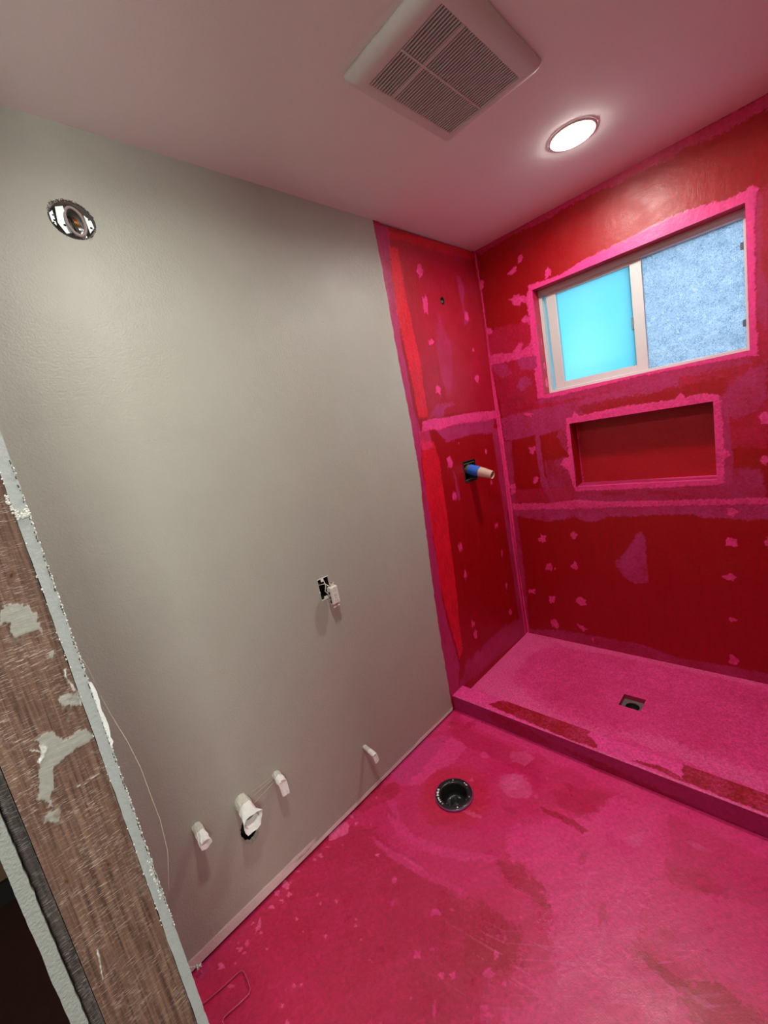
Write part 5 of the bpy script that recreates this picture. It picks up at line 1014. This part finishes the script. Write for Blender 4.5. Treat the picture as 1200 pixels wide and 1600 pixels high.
# ------------------------------------------------------------------ taped plumbing stubs in the grey wall
def stub(y, z, r, L, drop, flare, seed, label, tail=0, squash=.8, wall_r=None, name='supply_stub', stain=.45):
    """a pipe stub wrapped in crumpled tape: thing > pipe, wrapping, stained collar"""
    rnd = random.Random(seed)
    t = empty(name, (0, y, z - r), label=label, cat='pipe stub')
    MB().tube([(-.07, y, z), (.0, y, z - .001), (L * .8, y, z - drop * .7)], r * .62, 16).build('pipe', M['copper'] if r < .02 else M['grey_gray'], t)
    n = 14; rows = 9; vs_ = []; fs = []
    for i in range(rows):
        f = i / (rows - 1); x = -.004 + (L + .004) * f; zz = z - drop * f ** 1.6
        k = 1 + flare * f ** 2.5
        spike = lambda q: 1 + (1.0 * flare * (max(0, math.cos(q - .45)) ** 10 + max(0, math.cos(q - 3.9)) ** 10) * max(0, f - .7) / .3 if flare > .2 else 0)
        for j in range(n):
            q = 2 * math.pi * j / n; jt = (1 + rnd.uniform(-.11, .11)) * spike(q)
            sq = 1 - (1 - squash) * f
            vs_.append((x + rnd.uniform(-.002, .002) + (.5 * tail if f == 1 and math.sin(q) < -.3 else 0) * .25, y + r * k * jt * math.cos(q), zz + r * k * sq * jt * math.sin(q) - (tail if (f == 1 and math.sin(q) < -.3) else 0)))
    cut_i = max(1, int(rows * stain))
    fa = [(i * n + j, i * n + (j + 1) % n, (i + 1) * n + (j + 1) % n, (i + 1) * n + j) for i in range(rows - 1) for j in range(n)]
    a = MB(); a.add(vs_, [f for f in fa if f[0] // n >= cut_i], False)
    if flare < .3:
        c0 = len(a.v); a.add([(L - .004, y, z - drop)], []); 
        for j in range(n): a.f.append(((rows - 1) * n + j, (rows - 1) * n + (j + 1) % n, c0)); a.sm.append(False)
    else:
        inner = MB(); 
    a.build('wrapping', M['paper'], t)
    b = MB(); b.add(vs_, [f for f in fa if f[0] // n < cut_i], False); b.build('wrapping', M['paper_old'], t, label='greyish stained end of the wrapping')
    return t
stub(-2.151, .430, .0150, .060, .026, .15, 1, 'white tape-wrapped pipe stub low on the grey wall, nearest to the door jamb', squash=.8)
ds = stub(-2.008, .403, .0235, .064, .047, .30, 2, 'wide white paper-wrapped drain stub with flared open mouth above a ragged hole', squash=.95, name='drain_stub')
stub(-1.874, .398, .0150, .044, .014, .1, 3, 'white tape-wrapped pipe stub to the right of the wide drain stub', tail=.034, squash=.8)
stub(-1.482, .2215, .0100, .068, .012, .15, 5, 'small curled white tape-wrapped pipe stub near the floor line by the toilet flange', tail=.022, squash=.8)
pk = MB(); pk.lathe([(.0, .034), (.018, .038), (.0265, .057)], (0, -2.008, .361), 'x', 16, False); pk.build('mouth_lining', plain('pinkish_paper_lining', (.66, .56, .60), .6, bmp=.8, bscale=60, bdist=.004), ds)
# ragged plaster hole under the drain stub
hl = empty('wall_hole', (-.02, DH[0], DH[1] - DH[3]), label='ragged dark hole in the grey wall under the wide drain stub', cat='hole')
def ragged(cy, cz, ry, rz, x, seed, amp, w, n=40):
    rnd = random.Random(seed); vs_ = []
    for i in range(n):
        q = 2 * math.pi * i / n; k = 1 + rnd.uniform(-amp, amp)
        vs_ += [(.0012, cy + ry * (k + w) * math.cos(q), cz + rz * (k + w * .6) * math.sin(q)), (.0018, cy + ry * k * math.cos(q), cz + rz * k * math.sin(q)), (-.013, cy + ry * .93 * k * math.cos(q), cz + rz * .93 * k * math.sin(q))]
    fs = []
    for i in range(n):
        j = (i + 1) % n; fs += [(3 * i, 3 * j, 3 * j + 1, 3 * i + 1), (3 * i + 1, 3 * j + 1, 3 * j + 2, 3 * i + 2)]
    m = MB(); m.add(vs_, fs); return m
ragged(DH[0], DH[1], DH[2] * .98, DH[3] * .98, 0, 12, .05, .10).build('broken_rim', plain('broken_gypsum', (.42, .38, .32), .8, bmp=.6), hl)
MB().add([(-.05, DH[0] - .06, DH[1] - .09), (-.05, DH[0] + .06, DH[1] - .09), (-.05, DH[0] + .06, DH[1] + .09), (-.05, DH[0] - .06, DH[1] + .09)], [(0, 1, 2, 3)]).build('cavity', M['dark'], hl)
# thin threads pulled between the stubs
for k, pts in enumerate(([(.012, -1.985, .415), (.012, -1.93, .412), (.012, -1.888, .410)], [(.020, -1.982, .402), (.016, -1.93, .402), (.012, -1.888, .404)], [(.030, -1.980, .385), (.022, -1.93, .388), (.014, -1.886, .392)])):
    tag(MB().tube(pts, .0006, 5).build('thread', M['thread']), ('topmost', 'middle', 'lowest')[k] + ' of the three thin brown threads between the wide drain stub and its right neighbour', 'thread', 'threads between the pipe stubs')

# ------------------------------------------------------------------ valve stub and shower arm hole in the red side wall
vy, vz = (SB[0] + SB[1]) / 2, (SB[2] + SB[3]) / 2
va = empty('shower_valve_stub', (0, vy, SB[2]), label='pinkish sleeve with blue tape sticking out of a square black hole in red side wall', cat='valve stub')
m = MB(); y0, y1, z0, z1 = SB
m.add([(0.001, y0, z0), (0.001, y1, z0), (0.001, y1, z1), (0.001, y0, z1), (-.07, y0, z0), (-.07, y1, z0), (-.07, y1, z1), (-.07, y0, z1)], [(0, 1, 5, 4), (1, 2, 6, 5), (2, 3, 7, 6), (3, 0, 4, 7), (4, 5, 6, 7)])
m.build('cavity', M['dark'], va)
m = MB(); e = .006
m.box(-.002, .004, y0 - e, y1 + e, z1, z1 + e); m.box(-.002, .004, y0 - e, y1 + e, z0 - e, z0); m.box(-.002, .004, y0 - e, y0, z0, z1); m.box(-.002, .004, y1, y1 + e, z0, z1)
m.build('cut_edge', M['dark'], va, bevel=.0015)
m = MB(); k = .010
m.box(-.004, -.001, y0 + .002, y1 - .002, z1 - .013, z1 - .008); m.box(-.004, -.001, y0 + .002, y0 + .007, z0 + .008, z1 - .008); m.box(-.004, -.001, y0 + .002, y1 - .03, z0 + .006, z0 + .010)
m.build('plaster_guard', M['grey_gray'], va)
A = Vector((-.06, vy + .004, 1.245)); B_ = Vector((.139, vy + .002, 1.186)); d = (B_ - A)
P_ = lambda f: tuple(A + d * f)
m = MB(); m.tube([P_(.30), P_(.52), P_(.62)], .0300, 28, False); m.build('tape', M['tape_blue'], va, label='blue painter\'s tape')
m = MB(); m.tube([P_(0), P_(.35)], .0270, 20, False); m.build('valve_body', plain('brown_valve_body', (.20, .11, .06), .4), va)
m = MB(); m.tube([P_(.60), P_(.70), P_(.9), P_(1.0)], [.0290, .0285, .0235, .0215], 28, False); m.tube([P_(1.0), P_(.98), P_(.60)], [.0215, .0185, .020], 28, False)
m.build('sleeve', M['cardboard'], va)
m = MB(); m.tube([P_(.7), P_(.72)], .020, 20, True); m.build('sleeve_bore', M['dark'], va)

sa = empty('shower_arm_hole', (-.01, SH[0], SH[1] - .02), label='small black hole for the shower arm high in the red side wall', cat='hole')
m = MB(); n = 24
m.lathe([(.0185, .0015), (.0168, .0015), (.016, -.012), (.0165, -.03), (0, -.03)], (0, SH[0], SH[1]), 'x', n); m.build('bore', M['dark'], sa)
m = MB(); m.lathe([(.009, -.022), (.009, -.004), (.0065, -.004), (.0065, -.02)], (0, SH[0] + .004, SH[1] - .001), 'x', 18); m.build('threaded_fitting', plain('dull_brass', (.20, .22, .16), .4, 1), sa)

# ------------------------------------------------------------------ cut end of the partition wall beside the doorway
pf = empty('wall_front', (.34, -2.386, 0), kind='structure')
Y1, Y2, Y3, Y4, Y5 = PY1, -2.3345, -2.4232, -2.4368, -2.4508
def slab(name, y0, y1, x1, mat, seed, jag=.0008, x0=0.0):
    vs_ = []; rnd = random.Random(seed); nz = 330
    nr = np.cumsum([rnd.uniform(-1, 1) for _ in range(nz + 1)]); nr = nr - np.convolve(nr, np.ones(15) / 15, 'same')
    m = MB()
    for i in range(nz + 1):
        z = 2.44 * i / nz; j0 = float(nr[i]) * jag * .5; j1 = float(nr[(i * 7) % nz]) * jag * .5
        vs_ += [(x0, y0, z), (x1, y0 + j0, z), (x1, y1 + j1, z), (x0, y1, z)]
    fs = []
    for i in range(nz):
        a, b = 4 * i, 4 * i + 4; fs += [(a, a + 1, b + 1, b), (a + 1, a + 2, b + 2, b + 1), (a + 2, a + 3, b + 3, b + 2)]
    m.add(vs_, fs); return m.build(name, mat, pf)
slab('bathroom_drywall', Y2, Y1, DOOR_X, M['gypsum'], 1)
slab('hall_drywall', Y5, Y4, DOOR_X - .003, M['gyp_rough'], 2)
def stud_cols(u, v):
    n = len(u); col = np.tile(np.array((.2, .1, .06)), (n, 1)); hgt = np.zeros(n); al_ = np.zeros(n)
    col, hgt = brush(u, v, col, hgt, PAINT['stud'], STUDCOL, 91, 260, al_, .0012)
    hgt += .0004 * vnoise(u * 30, v * 500, 92) - .0006 * np.clip(vnoise(u * 200, v * 5, 93) - .3, 0, 1)
    return col, hgt, al_
grid('stud', lines([(Y3 + .0008, .0011), (Y2 - .0006, None)]), lines([(0, .05), (.80, .0022), (1.62, .05), (2.44, None)]),
     lambda u, v, h: np.stack([DOOR_X - .003 + h, u, v], 1), stud_cols, M['stud'], parent=pf, alpha_on=True)
slab('dark_wood_strip', Y4 + .0005, Y3 - .0008, DOOR_X - .012, M['strip'], 3, .0003)
MB().box(0, DOOR_X - .020, Y4, Y2, 0, 2.44).build('stud_core', M['dark'], pf)
# plaster crumbs along both edges of the board
cr_ = MB(); rnd = random.Random(21)
for k in range(230):
    z = rnd.uniform(.86, 1.56); s = rnd.random()
    if s < .8: cr_.blob((DOOR_X + rnd.uniform(-.001, .001), Y1 + rnd.uniform(-.0006, .0005), z), rnd.uniform(.0006, .0013), k, (1, .8, 1.5))
    else: cr_.blob((DOOR_X, Y2 + rnd.uniform(-.001, .0008), z), rnd.uniform(.0005, .0012), k, (1, 1, 1.4))
cr_.build('plaster_crumb', M['plaster'], pf, kind='stuff')
dkc = MB()
for k in range(120):
    z = rnd.uniform(.86, 1.56); dkc.blob((DOOR_X + .0004, Y1 - .0009 - rnd.uniform(0, .0007), z), rnd.uniform(.0004, .0009), k, (.4, 1, 2.2))
dkc.build('torn_paper_edge', plain('dark_torn_paper', (.10, .085, .06), .8), pf, kind='stuff')
bd = MB()
for k in range(60):
    bd.blob((DOOR_X + .0008, Y2 + .0004 + rnd.uniform(0, .0125), 1.4925 + rnd.gauss(0, .0022) - .004 * rnd.random()), rnd.uniform(.001, .0024), k, (.8, 1, 1))
for k in range(26):
    f = rnd.random(); bd.blob((DOOR_X + .0008, Y2 - .0012 - rnd.gauss(0, .0008) - .001 * f, 1.494 + .022 * f), rnd.uniform(.0008, .0018), k, (.6, 1, 1.2))
for k in range(34):
    f = rnd.random(); bd.blob((DOOR_X + .0008, Y1 - .003 - rnd.uniform(0, .003), .985 - .07 * f), rnd.uniform(.0006, .0018), k + 90, (.6, 1, 1.6))
bd.build('plaster_dab', M['plaster'], pf, label='white plaster dab across the board edge')
# torn white flap of paper on the board edge
tf_ = MB(); rnd = random.Random(3); nz = 26; vv = []
for i in range(nz):
    f = i / (nz - 1); z = 1.262 - .098 * f; w = .0022 + .0020 * abs(math.sin(f * 7.5)) + rnd.uniform(0, .0006)
    vv += [(DOOR_X - .001, Y1 - .0004, z), (DOOR_X - .0005, Y1 + w * (1.0 if f < .95 else .3), z - .001)]
tf_.add(vv, [(2 * i, 2 * i + 1, 2 * i + 3, 2 * i + 2) for i in range(nz - 1)])
fp = tf_.build('torn_paper', M['paper_white']); so = fp.modifiers.new('thickness', 'SOLIDIFY'); so.thickness = .0012
tag(fp, 'torn strip of bright white paper curling off the edge of the doorway drywall', 'torn paper')
th = [(.66, -2.319, 1.2869), (.66, -2.316, 1.2708), (.66, -2.3147, 1.2536), (.66, -2.3130, 1.2263), (.66, -2.3089, 1.1934), (.66, -2.3013, 1.1452), (.66, -2.2969, 1.099), (.66, -2.2962, 1.0495), (.66, -2.295, 1.0078), (.66, -2.2987, .953), (.66, -2.3123, .8954)]
tag(MB().tube(th, .00035, 6).build('hanging_thread', M['thread']), 'long thin brownish thread hanging in a curve beside the drywall edge at the doorway', 'thread')
cl = MB(); rnd = random.Random(5)
for k in range(9): cl.blob((.035 + rnd.uniform(-.006, .006), -2.262 + rnd.uniform(-.006, .006), .042 + rnd.uniform(-.004, .004)), rnd.uniform(.002, .0045), k)
cl.tube([(.035, -2.262, .042), (.02, -2.28, .048), (.012, -2.30, .052)], .0012, 6)
tag(cl.build('plaster_lump', M['plaster']), 'tiny white plaster lump on the bare strip where grey wall meets floor by door jamb', 'debris')

# ------------------------------------------------------------------ bent wire stuck in the floor coating
bw = [(.095, -2.300, .004), (.1076, -2.2811, .005), (.1165, -2.2363, .006), (.1225, -2.184, .006), (.1270, -2.1735, .006), (.1395, -2.1712, .006), (.1650, -2.1735, .006), (.1901, -2.1777, .006), (.1985, -2.1850, .006), (.1966, -2.2133, .007), (.1900, -2.2439, .007), (.1885, -2.2580, .007), (.1925, -2.2640, .006), (.2036, -2.2645, .005)]
tag(MB().tube(bw, .0022, 10).build('bent_wire', M['pink_wire']), 'pink coated bent wire loop lying on the floor beside the door jamb', 'wire')

# ------------------------------------------------------------------ hall beyond the jamb
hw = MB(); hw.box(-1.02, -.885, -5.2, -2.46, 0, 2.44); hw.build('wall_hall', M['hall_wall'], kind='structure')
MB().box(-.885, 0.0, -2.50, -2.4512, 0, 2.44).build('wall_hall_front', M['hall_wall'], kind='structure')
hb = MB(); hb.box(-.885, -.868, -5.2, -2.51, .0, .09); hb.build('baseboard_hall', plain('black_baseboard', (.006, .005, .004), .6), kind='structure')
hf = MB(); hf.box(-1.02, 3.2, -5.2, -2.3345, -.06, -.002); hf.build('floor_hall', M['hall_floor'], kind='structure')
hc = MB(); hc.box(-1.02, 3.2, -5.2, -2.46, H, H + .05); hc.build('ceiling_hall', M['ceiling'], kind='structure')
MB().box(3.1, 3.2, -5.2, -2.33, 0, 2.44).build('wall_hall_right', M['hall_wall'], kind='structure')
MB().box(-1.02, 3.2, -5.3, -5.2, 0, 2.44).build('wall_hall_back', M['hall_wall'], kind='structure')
MB().box(RX + .01, 3.2, -2.45, -2.33, 0, 2.44).build('wall_front_right', M['gypsum'], kind='structure')
